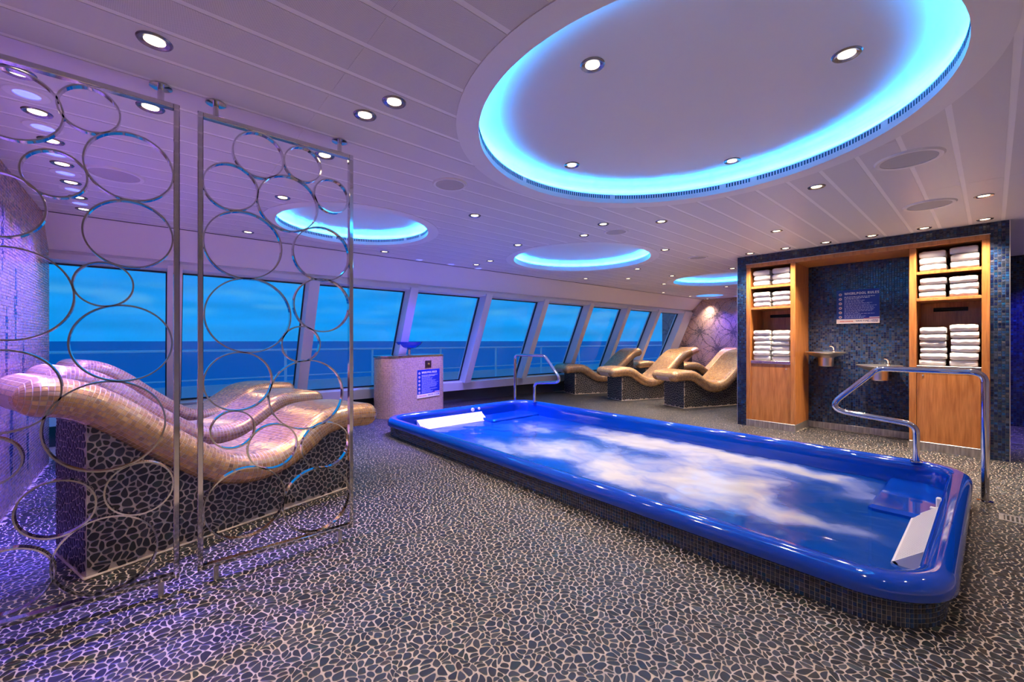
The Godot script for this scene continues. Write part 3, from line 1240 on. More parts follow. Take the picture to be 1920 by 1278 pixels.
func build_pool() -> void:
	var t := thing("whirlpool", "long raised whirlpool with glossy blue rim and mosaic skirt", "whirlpool")
	var path := pool_path(0.30)
	var mb := MB.new()
	var prof := [Vector2(-0.035, 0.112), Vector2(-0.006, 0.112), Vector2(0.0, 0.120), Vector2(0.0, 0.145), Vector2(-0.005, 0.165), Vector2(-0.017, 0.184), Vector2(-0.035, 0.196), Vector2(-0.056, 0.200), Vector2(-0.080, 0.198), Vector2(-0.099, 0.190), Vector2(-0.113, 0.174), Vector2(-0.120, 0.150), Vector2(-0.124, 0.10), Vector2(-0.130, 0.02), Vector2(-0.146, -0.12), Vector2(-0.18, -0.42), Vector2(-0.22, -0.50), Vector2(-0.285, -0.52)]
	sweep_pool(mb, prof, path)
	var ol := inset_outline(path, -0.284)
	var ix := Geometry2D.triangulate_polygon(ol)
	for i in range(0, ix.size(), 3):
		var a := ol[ix[i]]
		var b := ol[ix[i + 1]]
		var d := ol[ix[i + 2]]
		mb.tri_out(Vector3(a.x, -0.52, a.y), Vector3(b.x, -0.52, b.y), Vector3(d.x, -0.52, d.y), Vector3((a.x + b.x + d.x) / 3, -2, (a.y + b.y + d.y) / 3))
	part(t, "tub", mb.mesh(), M.blue_acrylic)
	# skirt and its tiles
	mb = MB.new()
	sweep_pool(mb, [Vector2(-0.036, 0.0), Vector2(-0.036, 0.113)], path)
	part(t, "skirt", mb.mesh(), M.pool_grout)
	var r := RandomNumberGenerator.new()
	r.seed = 71
	var places := []
	var cnt := path.size()
	var pitch := 0.0186
	for k in cnt:
		var a := (path[k][0] as Vector2) - (path[k][1] as Vector2) * 0.036
		var b := (path[(k + 1) % cnt][0] as Vector2) - (path[(k + 1) % cnt][1] as Vector2) * 0.036
		var len := a.distance_to(b)
		var n := int(max(1, round(len / pitch)))
		var dir := (b - a) / len
		var nn := Vector3(-dir.y, 0, dir.x)
		var on: Vector2 = path[k][1]
		if nn.x * on.x + nn.z * on.y < 0:
			nn = -nn
		for i in n:
			var p := a.lerp(b, (i + 0.5) / n)
			for j in 6:
				places.append([Vector3(p.x, (j + 0.5) * 0.0186, p.y), nn, Vector3.UP, len / n - 0.0022, 0.0164, slate_tile(r)])
	mosaic(t, places, M.tile, 0.0022, 0.025, 72)
	# seats at the two far corners
	for q in [[3.50, -0.53, 4.335, -0.20], [3.45, -4.735, 4.335, -4.36]]:
		mb = MB.new()
		mb.bx(Vector3(q[0], -0.35, q[1]), Vector3(q[2], 0.052, q[3]), 0.02)
		part(t, "seat", mb.mesh(), M.blue_acrylic)
	# sloped skimmer grilles at both ends
	for q in [[2.52, 3.52, -4.69, -4.55], [2.74, 3.56, -0.205, -0.315]]:
		var g := Node3D.new()
		g.name = "skimmer_grille"
		t.add_child(g, true)
		var zt: float = q[2]
		var zbm: float = q[3]
		var gm := MB.new()
		var lo := Vector3(0, 0.016, zbm)
		var hi := Vector3(0, 0.105, zt)
		var nx := 46
		var w: float = q[1] - q[0]
		for k in nx:
			var xa: float = q[0] + w * k / nx
			var xb := xa + w / nx * 0.60
			var f := 0.012
			var nrm := (hi - lo).cross(Vector3.RIGHT).normalized()
			if nrm.y < 0:
				nrm = -nrm
			var c0 := (lo + hi) / 2 + Vector3((xa + xb) / 2, 0, 0)
			var a1 := lo + Vector3(xa, 0, 0)
			var a2 := lo + Vector3(xb, 0, 0)
			var b1 := hi + Vector3(xa, 0, 0)
			var b2 := hi + Vector3(xb, 0, 0)
			gm.quad_out(a1 + nrm * f, a2 + nrm * f, b2 + nrm * f, b1 + nrm * f, c0)
			gm.quad_out(a1, b1, b1 + nrm * f, a1 + nrm * f, c0)
			gm.quad_out(a2, b2, b2 + nrm * f, a2 + nrm * f, c0)
		part(g, "slats", gm.mesh(), M.white_plastic, "", "stuff")
		gm = MB.new()
		gm.tube(PackedVector3Array([lo + Vector3(q[0], 0, 0), lo + Vector3(q[1], 0, 0)]), 0.014, 8)
		gm.tube(PackedVector3Array([hi + Vector3(q[0], 0, 0), hi + Vector3(q[1], 0, 0)]), 0.012, 8)
		for xe in [q[0], q[1]]:
			var ev := Vector3(xe, 0, 0)
			gm.tri_out(lo + ev, hi + ev, Vector3(xe, -0.04, zt), Vector3((q[0] + q[1]) / 2.0, 0.03, zt))
		part(g, "grille_frame", gm.mesh(), M.white_plastic)
	# channel floor under the slats
	for q in [[2.52, 3.52, -4.69, -4.55], [2.74, 3.56, -0.205, -0.315]]:
		mb = MB.new()
		mb.quad_out(Vector3(q[0], 0.012, q[3]), Vector3(q[1], 0.012, q[3]), Vector3(q[1], 0.095, q[2]), Vector3(q[0], 0.095, q[2]), Vector3(3, -3, -2.4))
		part(t, "skimmer_channel", mb.mesh(), M.black_slot)
	# lever by the right grille
	mb = MB.new()
	mb.bx(Vector3(3.57, 0.03, -0.225), Vector3(3.60, 0.16, -0.20), 0.006)
	mb.bx(Vector3(3.56, 0.085, -0.25), Vector3(3.585, 0.10, -0.22), 0.004)
	part(t, "drain_lever", mb.mesh(), M.white_plastic)
	# two round buttons on the left end wall
	for q in [[3.395, 0.15, 0.026], [3.505, 0.155, 0.018]]:
		mb = MB.new()
		mb.T = Transform3D(Basis(Vector3.RIGHT, PI / 2), Vector3(q[0], q[1], -4.732))
		mb.lathe(Vector3.ZERO, [Vector2(q[2], 0), Vector2(q[2], 0.012), Vector2(q[2] * 0.75, 0.016), Vector2(q[2] * 0.5, 0.012), Vector2(0, 0.014)], 20)
		part(t, "air_button", mb.mesh(), M.white_plastic)
	# water
	build_water(path)


func build_water(path: Array) -> void:
	var x0 := 2.2
	var x1 := 4.35
	var z0 := -4.74
	var z1 := -0.19
	var W := 512
	var Hh := 1024
	var nz := FastNoiseLite.new()
	nz.seed = 17
	nz.frequency = 1.0
	nz.fractal_octaves = 5
	var blobs := [[3.05, -2.95, 0.30, 0.45, 0.95], [2.98, -2.10, 0.32, 0.38, 0.95], [4.05, -2.75, 0.34, 0.75, 1.1], [4.10, -1.75, 0.26, 0.80, 1.05], [4.10, -0.95, 0.18, 0.45, 0.85], [3.22, -1.35, 0.42, 0.55, 1.15], [2.98, -0.75, 0.16, 0.42, 0.75], [3.60, -3.75, 0.42, 0.45, 0.55], [3.35, -2.45, 0.60, 0.9, 0.50], [3.75, -1.55, 0.45, 0.7, 0.60], [2.75, -1.6, 0.25, 0.7, 0.5], [3.85, -0.58, 0.25, 0.25, 0.45], [2.7, -3.4, 0.22, 0.6, 0.5]]
	var im := Image.create(W, Hh, false, Image.FORMAT_RGBA8)
	for j in Hh:
		var z := lerpf(z0, z1, (j + 0.5) / Hh)
		for i in W:
			var x := lerpf(x0, x1, (i + 0.5) / W)
			# swirl the lookup so that the foam trails in curls
			var wx := x + 0.16 * nz.get_noise_2d(x * 1.3 + 5.0, z * 1.3)
			var wz := z + 0.22 * nz.get_noise_2d(x * 1.3, z * 1.3 + 9.0)
			var d := 0.0
			for b in blobs:
				var ex: float = (wx - b[0]) / b[2]
				var ez: float = (wz - b[1]) / b[3]
				var q := ex * ex + ez * ez
				if q < 4.0:
					d += b[4] * exp(-q * 1.6)
			var st := nz.get_noise_2d(wx * 3.0 + wz * 0.6, wz * 1.7) * 0.50 + nz.get_noise_2d(wx * 7.0, wz * 4.5) * 0.10
			var f := clampf(d * (0.86 + st * 0.75) + st * 0.10 * smoothstep(0.05, 0.4, d) - 0.03, 0.0, 1.0)
			f = smoothstep(0.0, 1.0, f * 0.96)
			var c := Vector3(0.004, 0.085, 0.50).lerp(Vector3(0.40, 0.41, 0.45), f)
			im.set_pixel(i, j, Color(c.x, c.y, c.z, lerpf(0.58, 1.0, smoothstep(0.0, 0.5, f))).linear_to_srgb())
	var m := mat("pool_water", Color.WHITE, 0.12)
	m.albedo_texture = ImageTexture.create_from_image(im)
	m.transparency = BaseMaterial3D.TRANSPARENCY_ALPHA
	m.texture_repeat = false
	var mb := MB.new()
	var gx := 40
	var gz := 84
	var ph := []
	for j in gz + 1:
		for i in gx + 1:
			var x := lerpf(2.224, 4.326, float(i) / gx)
			var z := lerpf(-4.726, -0.209, float(j) / gz)
			ph.append(Vector3(x, 0.016 + 0.012 * nz.get_noise_2d(x * 1.7, z * 1.7) + 0.006 * nz.get_noise_2d(x * 5.0, z * 5.0), z))
	var nrm := func(i: int, j: int) -> Vector3:
		var a: Vector3 = ph[j * (gx + 1) + mini(i + 1, gx)] - ph[j * (gx + 1) + maxi(i - 1, 0)]
		var b: Vector3 = ph[mini(j + 1, gz) * (gx + 1) + i] - ph[maxi(j - 1, 0) * (gx + 1) + i]
		return b.cross(a).normalized()
	for j in gz:
		for i in gx:
			var c := []
			var cn := []
			var cu := []
			for q in [[0, 0], [0, 1], [1, 1], [1, 0]]:
				var p: Vector3 = ph[(j + q[1]) * (gx + 1) + i + q[0]]
				c.append(p)
				cn.append(nrm.call(i + q[0], j + q[1]))
				cu.append(Vector2((p.x - x0) / (x1 - x0), (p.z - z0) / (z1 - z0)))
			mb.quadn(c[0], c[1], c[2], c[3], cn[0], cn[1], cn[2], cn[3])
			for u in [0, 2, 1, 0, 3, 2]:
				mb.uv.append(cu[u])
	var w := part(self, numbered("pool_water"), mb.mesh(), m)
	tag(w, "churning blue water with trails of white foam in the whirlpool", "water", "", "stuff")


func arc_path(pts: Array, rad: float) -> PackedVector3Array:
	# polyline with rounded corners
	var out := PackedVector3Array()
	out.append(pts[0])
	for i in range(1, pts.size() - 1):
		var p: Vector3 = pts[i]
		var a: Vector3 = (pts[i - 1] - p).normalized()
		var b: Vector3 = (pts[i + 1] - p).normalized()
		var ang := a.angle_to(b)
		var t := minf(rad / tan(ang / 2.0), minf((pts[i - 1] - p).length(), (pts[i + 1] - p).length()) * 0.48)
		var s := p + a * t
		var e := p + b * t
		for k in 9:
			var u := k / 8.0
			out.append(s.lerp(p, u).lerp(p.lerp(e, u), u))
	out.append(pts[pts.size() - 1])
	return out


func build_handrails() -> void:
	var spec := [
		["polished steel handrail at the right end of the whirlpool, near the towel cabinets", -0.035, -1.0],
		["polished steel handrail at the far left end of the whirlpool, before the windows", -4.90, 1.0],
	]
	for q in spec:
		var z: float = q[1]
		var sg: float = q[2]
		var t := thing("pool_handrail", q[0], "handrail", "pool handrails", Vector3(4.33, 0, z))
		var mb := MB.new()
		var k := 0.055 if sg < 0 else 0.15
		var pts := [Vector3(0, 0.0, 0), Vector3(0, 0.885, 0), Vector3(0, 0.885, sg * (0.50 + k)), Vector3(0, 0.53, sg * (0.84 + k)), Vector3(0, 0.475, sg * (0.30 + k)), Vector3(0, 0.19, sg * (0.30 + k))]
		pts[4] = Vector3(0, 0.475, sg * (0.285 + k))
		pts[5] = Vector3(0, 0.198, sg * (0.285 + k))
		mb.tube(arc_path(pts, 0.075), 0.021, 16)
		part(t, "bent_tube", mb.mesh(), M.chrome)
		mb = MB.new()
		mb.lathe(Vector3.ZERO, [Vector2(0.04, 0.0), Vector2(0.04, 0.006), Vector2(0.022, 0.010)], 20)
		part(t, "foot_flange", mb.mesh(), M.chrome)
		mb = MB.new()
		mb.lathe(Vector3(0, 0.197, sg * (0.285 + k)), [Vector2(0.036, 0.0), Vector2(0.036, 0.005), Vector2(0.022, 0.009)], 20)
		part(t, "foot_flange", mb.mesh(), M.chrome)


# ------------------------------------------------------------------ chrome ring screens
func ring_mesh(r: float) -> ArrayMesh:
	var mb := MB.new()
	mb.T = Transform3D(Basis(Vector3.RIGHT, PI / 2), Vector3.ZERO)
	var w := 0.015
	var h := 0.0030
	mb.lathe(Vector3.ZERO, [Vector2(r - h, -w), Vector2(r + h, -w), Vector2(r + h, w), Vector2(r - h, w), Vector2(r - h, -w)], 56)
	return mb.mesh()


func build_screens() -> void:
	var Z := -2.36
	var specs := [
		["polished chrome screen of linked rings, the left one, cut by the picture's edge", -0.62, 0.107, [[-0.372, 1.965, 0.128], [-0.173, 2.017, 0.089], [-0.053, 1.822, 0.138], [-0.267, 1.738, 0.088], [-0.055, 1.543, 0.138], [-0.407, 1.593, 0.118], [-0.132, 1.328, 0.088], [-0.385, 1.272, 0.170], [-0.075, 1.091, 0.156], [-0.398, 0.917, 0.150], [-0.122, 0.756, 0.180], [-0.435, 0.668, 0.088], [-0.023, 0.483, 0.108], [-0.262, 0.458, 0.108], [-0.123, 0.235, 0.155], [-0.385, 0.225, 0.118], [-0.52, 0.45, 0.085]], [0.044, -0.5]],
		["polished chrome screen of linked rings, the right one, before the near lounger's foot", 0.170, 0.867, [[0.411, 2.006, 0.108], [0.609, 2.016, 0.088], [0.298, 1.824, 0.108], [0.542, 1.798, 0.139], [0.753, 1.884, 0.089], [0.350, 1.558, 0.159], [0.704, 1.564, 0.142], [0.372, 1.223, 0.178], [0.706, 1.291, 0.141], [0.601, 1.084, 0.091], [0.329, 0.908, 0.138], [0.632, 0.820, 0.179], [0.305, 0.682, 0.088], [0.472, 0.576, 0.109], [0.723, 0.541, 0.120], [0.358, 0.325, 0.166], [0.682, 0.259, 0.167]], [0.239, 0.797]],
	]
	for s in specs:
		var x0: float = s[1]
		var x1: float = s[2]
		var t := thing("ring_screen", s[0], "screen", "chrome ring screens", Vector3(0, 0, Z))
		var y0 := 0.062
		var y1 := 2.135
		var w := 0.021
		var d := 0.034
		for q in [["post", Vector3(x0, y0, -d / 2), Vector3(x0 + w, y1, d / 2)], ["post", Vector3(x1 - w, y0, -d / 2), Vector3(x1, y1, d / 2)], ["top_bar", Vector3(x0 + w, y1 - w, -d / 2), Vector3(x1 - w, y1, d / 2)], ["bottom_bar", Vector3(x0 + w, y0, -d / 2), Vector3(x1 - w, y0 + w, d / 2)]]:
			var mb := MB.new()
			mb.bx(q[1], q[2], 0.002)
			part(t, q[0], mb.mesh(), M.chrome)
		var seen := {}
		for r in s[3]:
			if not seen.has(r[2]):
				seen[r[2]] = ring_mesh(r[2])
			var o := part(t, "ring", seen[r[2]], M.chrome)
			o.position = Vector3(r[0], r[1], 0)
		for x in s[4]:
			var mb := MB.new()
			mb.bx(Vector3(x - 0.010, 0.0, -0.010), Vector3(x + 0.010, y0, 0.010), 0.001)
			part(t, "foot", mb.mesh(), M.steel)
			mb = MB.new()
			mb.lathe(Vector3(x, 0, 0), [Vector2(0.0115, y1), Vector2(0.0115, CEIL)], 16)
			mb.lathe(Vector3(x, 0, 0), [Vector2(0.0115, CEIL - 0.007), Vector2(0.040, CEIL - 0.006), Vector2(0.040, CEIL)], 24)
			part(t, "ceiling_rod", mb.mesh(), M.chrome)


# ------------------------------------------------------------------ heated loungers
# local frame: +X from the foot end to the head, +Y up, Z across
const LOUNGE := [[0.0, 0.600], [0.10, 0.612], [0.25, 0.622], [0.36, 0.620], [0.45, 0.606], [0.54, 0.570], [0.65, 0.500], [0.76, 0.438], [0.87, 0.412], [0.98, 0.418], [1.09, 0.458], [1.22, 0.552], [1.36, 0.668], [1.49, 0.784], [1.60, 0.868], [1.69, 0.915], [1.78, 0.938], [1.88, 0.945]]
const LW := 0.60
const LTH := 0.172

func lounge_curve() -> Array:
	# evenly spaced [point, tangent]
	var cu := Curve2D.new()
	for i in LOUNGE.size():
		var p := Vector2(LOUNGE[i][0], LOUNGE[i][1])
		var a := Vector2(LOUNGE[maxi(i - 1, 0)][0], LOUNGE[maxi(i - 1, 0)][1])
		var b := Vector2(LOUNGE[mini(i + 1, LOUNGE.size() - 1)][0], LOUNGE[mini(i + 1, LOUNGE.size() - 1)][1])
		var tg := (b - a) / 6.0
		cu.add_point(p, -tg, tg)
	var L := cu.get_baked_length()
	var n := int(round(L / 0.0205))
	var out := []
	for i in n + 1:
		var s := L * i / n
		var p := cu.sample_baked(s, true)
		var q := cu.sample_baked(minf(s + 0.01, L), true) - cu.sample_baked(maxf(s - 0.01, 0), true)
		out.append([p, q.normalized()])
	return out


func lounge_section() -> Array:
	# outline across the slab, from the middle of the underside round one edge over the top and back: [z, depth below top, nz, nup]
	var out := []
	var r := LTH / 2.0
	var hw := LW / 2.0
	var flat := hw - r
	var nf := int(round(flat / 0.0205))
	var na := int(round(PI * r / 0.0205))
	for i in range(-3, 0):   # a little of the underside
		out.append([flat + i * 0.0205, LTH, 0.0, -1.0])
	for i in na + 1:
		var a := -PI / 2 + PI * i / na
		out.append([flat + r * cos(a), r - r * sin(a), cos(a), sin(a)])
	for i in range(1, nf * 2):
		out.append([flat - flat * 2.0 * i / (nf * 2), 0.0, 0.0, 1.0])
	for i in na + 1:
		var a := PI / 2 + PI * i / na
		out.append([-flat + r * cos(a), r - r * sin(a), cos(a), sin(a)])
	for i in range(1, 4):
		out.append([-flat + i * 0.0205, LTH, 0.0, -1.0])
	return out


func make_lounger(singles: bool) -> Node3D:
	var t := Node3D.new()
	var cv := lounge_curve()
	var sec := lounge_section()
	var cols := sec.size()
	var r := RandomNumberGenerator.new()
	r.seed = 81
	# stations along the bed: [point, tangent, share of the full section, lean of the end face]
	var st := []
	var hr := LTH / 2.0
	var nend := int(round(hr / 0.0205))
	var body := cv.slice(nend, cv.size() - nend)
	for k in 6:
		var a := PI / 2 * (1.0 - k / 6.0)
		st.append([(body[0][0] as Vector2) - (body[0][1] as Vector2) * hr * sin(a), body[0][1], cos(a), -sin(a)])
	for q in body:
		st.append([q[0], q[1], 1.0, 0.0])
	var last: Array = body[body.size() - 1]
	for k in range(1, 7):
		var a := PI / 2 * k / 6.0
		st.append([(last[0] as Vector2) + (last[1] as Vector2) * hr * sin(a), last[1], cos(a), sin(a)])
	var rows := st.size()
	var P := []
	var N := []
	var zf := LW / 2.0 - hr
	for i in rows:
		var p: Vector2 = st[i][0]
		var tg: Vector2 = st[i][1]
		var sh: float = st[i][2]
		var endn: float = st[i][3]
		var nn := Vector2(-tg.y, tg.x)
		var a := []
		var b := []
		for j in cols:
			var q: Array = sec[j]
			var z: float = q[0]
			var zz: float = z if absf(z) <= zf else signf(z) * (zf + (absf(z) - zf) * sh)
			zz *= lerpf(0.97, 1.0, sh)
			var pos: Vector2 = p - nn * (hr + (q[1] - hr) * sh)
			a.append(Vector3(pos.x, pos.y, zz))
			b.append(Vector3((nn.x * q[3]) * sh + tg.x * endn, (nn.y * q[3]) * sh + tg.y * endn, q[2] * sh).normalized())
		P.append(a)
		N.append(b)
	var gm := MB.new()
	var tm := MB.new()
	tm.use_col = true
	for i in rows - 1:
		for j in cols - 1:
			var c := [P[i][j], P[i][j + 1], P[i + 1][j + 1], P[i + 1][j]]
			var cn := [N[i][j], N[i][j + 1], N[i + 1][j + 1], N[i + 1][j]]
			gm.quadn(c[3], c[2], c[1], c[0], cn[3], cn[2], cn[1], cn[0])
			var ce: Vector3 = (c[0] + c[1] + c[2] + c[3]) / 4.0
			var nm: Vector3 = (cn[0] + cn[1] + cn[2] + cn[3]).normalized()
			var tilt := Vector3(r.randf_range(-1, 1), r.randf_range(-1, 1), r.randf_range(-1, 1)) * 0.035
			var up := []
			var lo := []
			for k in 4:
				up.append(ce + (c[k] - ce) * 0.80 + nm * 0.0020)
				lo.append(ce + (c[k] - ce) * 0.86)
			tm.col = gold_tile(r)
			var nt := (nm + tilt).normalized()
			var m4 := []
			for k in 4:
				m4.append(((cn[k] as Vector3) * 0.5 + nt * 0.5).normalized())
			tm.quadn(up[3], up[2], up[1], up[0], m4[3], m4[2], m4[1], m4[0])
			for k in 4:
				var k2 := (k + 1) % 4
				var sn: Vector3 = (((lo[k] + lo[k2]) / 2.0 - ce).normalized() + nm).normalized()
				tm.quadn(lo[k2], lo[k], up[k], up[k2], sn, sn, nm, nm)
	# end caps and closing underside
	for e in [0, rows - 1]:
		var o: Vector3 = (P[1][cols / 2] + P[rows - 2][cols / 2]) / 2.0
		for j in range(1, cols - 1):
			gm.tri_out(P[e][0], P[e][j], P[e][j + 1], o)
	for i in rows - 1:
		gm.quad(P[i][0], P[i + 1][0], P[i + 1][cols - 1], P[i][cols - 1])
	var bed := part(t, "bed", gm.mesh(), M.lounger_grout, "pale grouted curved bed")
	part(bed, "gold_tiles", tm.mesh(), M.gold_tile, "small gold mosaic tiles", "stuff")
	# base block below the bed
	var bl := [0.24, 1.675]
	var hw := 0.235
	var under := func(x: float) -> float:
		for i in cv.size() - 1:
			var p: Vector2 = cv[i][0]
			var q: Vector2 = cv[i + 1][0]
			if x >= p.x and x <= q.x:
				var f := (x - p.x) / (q.x - p.x)
				return lerpf(p.y, q.y, f) - LTH * 0.62 / maxf(0.55, cv[i][1].x)
		return 0.5
	var bm := MB.new()
	var ns := 40
	for i in ns:
		var xa := lerpf(bl[0], bl[1], float(i) / ns)
		var xb := lerpf(bl[0], bl[1], float(i + 1) / ns)
		var ya: float = under.call(xa)
		var yb: float = under.call(xb)
		for s in [-1.0, 1.0]:
			bm.quad_out(Vector3(xa, 0, s * hw), Vector3(xb, 0, s * hw), Vector3(xb, yb, s * hw), Vector3(xa, ya, s * hw), Vector3(xa, 0.2, 0))
	for q in [[bl[0], -1.0], [bl[1], 1.0]]:
		var y: float = under.call(q[0])
		bm.quad_out(Vector3(q[0], 0, -hw), Vector3(q[0], 0, hw), Vector3(q[0], y, hw), Vector3(q[0], y, -hw), Vector3(0.9, 0.2, 0))
	bm.bx(Vector3(bl[0] - 0.012, 0, -hw - 0.012), Vector3(bl[1] + 0.012, 0.012, hw + 0.012), 0.005)
	var base := part(t, "base", bm.mesh(), M.grout, "block clad in dark pebbles")
	var yes := func(_p): return 2
	var no := func(_p): return 0
	var fine: Callable = yes if singles else no
	var L: float = bl[1] - bl[0]
	var kp := func(p: Vector2) -> bool: return p.y < under.call(clampf(bl[0] + p.x, bl[0], bl[1])) - 0.01 and p.y > 0.016
	var big := func(poly: PackedVector2Array) -> float:
		var ar := 0.0
		for k in poly.size():
			ar += poly[k].cross(poly[(k + 1) % poly.size()])
		return absf(ar)
	var nsgl := 300 if singles else 0
	for s in [-1.0, 1.0]:
		var cells := pebble_cells(L, 0.85, 0.040, 0.029, 0.0050, 91 if s > 0 else 92, kp, fine)
		lay_pebbles(base, cells, big, (nsgl - 90) if s > 0 and singles else 0, Vector3(bl[0], 0, s * hw), Vector3.RIGHT, Vector3.UP, Vector3(0, 0, s), 0.004, 93)
	for q in [[bl[0], -1.0], [bl[1], 1.0]]:
		var top: float = under.call(q[0]) - 0.01
		var kq := func(p: Vector2) -> bool: return p.y < top and p.y > 0.016
		var cells := pebble_cells(hw * 2, 0.85, 0.029, 0.037, 0.0050, 95, kq, fine)
		lay_pebbles(base, cells, big, 90 if singles and q[1] > 0 else 0, Vector3(q[0], 0, -hw), Vector3.BACK, Vector3.UP, Vector3(q[1], 0, 0), 0.004, 96)
	return t


func place_lounger(t: Node3D, foot: Vector2, dir: Vector2, label: String) -> void:
	# foot: middle of the foot end; dir: towards the head, seen from above (x, z)
	t.name = numbered("heated_lounger")
	add_child(t)
	t.position = Vector3(foot.x, 0, foot.y)
	t.rotation.y = -atan2(dir.y, dir.x)
	tag(t, label, "lounger", "mosaic heated loungers")


func build_loungers() -> void:
	var e := Vector2(0.953, -0.304)      # left group: head to foot
	var n := Vector2(-0.304, -0.953)
	var near := make_lounger(true)
	var A := Vector2(-0.212, -2.74)
	place_lounger(near, A - n * 0.06 + e * 1.675 + n * 0.3, -e, "gold mosaic lounger with pebble base nearest the chrome screens")
	var far := make_lounger(false)
	var second := Vector2(1.306, -4.40) - Vector2(1.368, -3.257)
	var third := Vector2(1.315, -5.551) - Vector2(1.368, -3.257)
	var base := A - n * 0.06 + e * 1.675 + n * 0.3
	place_lounger(far, base + second, -e, "gold mosaic lounger, middle one of the three behind the chrome screens")
	var t3: Node3D = far.duplicate()
	place_lounger(t3, base + third + Vector2(0, 0.05), -e, "gold mosaic lounger behind the screens, the one next to the windows")
	# right group, turned the other way
	var dr := Vector2(cos(deg_to_rad(20.5)), sin(deg_to_rad(20.5)))
	var nr := Vector2(dr.y, -dr.x)
	var spots := [[Vector2(6.576, -3.296), "gold mosaic lounger of the right group, nearest the towel cabinets"], [Vector2(6.56, -4.466), "gold mosaic lounger in the middle of the right group's front row"], [Vector2(6.617, -5.631), "gold mosaic lounger of the right group's front row, next to the windows"], [Vector2(9.15, -4.42), "lounger in the back row before the flower wall, half hidden by the front row"], [Vector2(9.15, -5.55), "lounger in the back row before the flower wall, next to the windows"]]
	for s in spots:
		var c: Node3D = far.duplicate()
		# the block's near lower corner at its foot end is the measured point
		place_lounger(c, (s[0] as Vector2) - dr * 0.24 + nr * 0.235, dr, s[1])


# ------------------------------------------------------------------ towel cabinets
func fold_mesh(seed_: int, w: float, d: float, h: float) -> ArrayMesh:
	# a folded towel: soft slab, its folded edge rounded at the front, leaves showing at the side
	var r := RandomNumberGenerator.new()
	r.seed = seed_
	var nz := FastNoiseLite.new()
	nz.seed = seed_
	nz.frequency = 9.0
	var mb := MB.new()
	var nu := 14
	var prof := []   # section in (x depth, y): front is -x
	var k := 9
	for i in k + 1:
		var a := PI / 2 + PI * i / k
		prof.append(Vector2(h * 0.42 + cos(a) * h * 0.42, h * 0.5 + sin(a) * h * 0.5))
	prof.append(Vector2(d * 0.5, 0.0))
	prof.append(Vector2(d, 0.002))
	prof.append(Vector2(d, h * 0.46))
	prof.append(Vector2(d * 0.985, h * 0.5))
	prof.append(Vector2(d, h * 0.54))
	prof.append(Vector2(d, h - 0.002))
	prof.append(Vector2(d * 0.6, h))
	prof.append(Vector2(d * 0.2, h))
	var cnt := prof.size()
	var P := []
	for i in nu + 1:
		var z := -w / 2 + w * i / nu
		var edge := pow(absf(2.0 * i / nu - 1.0), 10.0)
		var row := []
		for p in prof:
			var y: float = p.y
			y = h * 0.5 + (y - h * 0.5) * (1.0 - 0.22 * edge)
			var q := Vector3(p.x, y, z)
			q.x += nz.get_noise_2d(z * 2.0, p.y * 3.0) * 0.006 + edge * 0.004
			q.y += nz.get_noise_2d(z * 1.5 + 4.0, p.x * 1.5) * 0.005 * (0.0 if p.y < h * 0.3 else 1.0)
			q.y = maxf(q.y, 0.0)
			row.append(q)
		P.append(row)
	var NN := []
	for i in nu + 1:
		var row := []
		for j in cnt:
			var a: Vector3 = P[i][(j + 1) % cnt] - P[i][(j + cnt - 1) % cnt]
			row.append(Vector3(a.y, -a.x, 0).normalized())
		NN.append(row)
	for i in nu:
		for j in cnt:
			var j2 := (j + 1) % cnt
			mb.quadn(P[i][j], P[i][j2], P[i + 1][j2], P[i + 1][j], NN[i][j], NN[i][j2], NN[i + 1][j2], NN[i + 1][j])
	for e in [0, nu]:
		var o := Vector3(d / 2, h / 2, 0)
		var ce := Vector3(d / 2, h / 2, P[e][0].z + (0.004 if e else -0.004))
		for j in cnt:
			mb.tri_out(P[e][j], P[e][(j + 1) % cnt], ce, o)
	return mb.mesh()


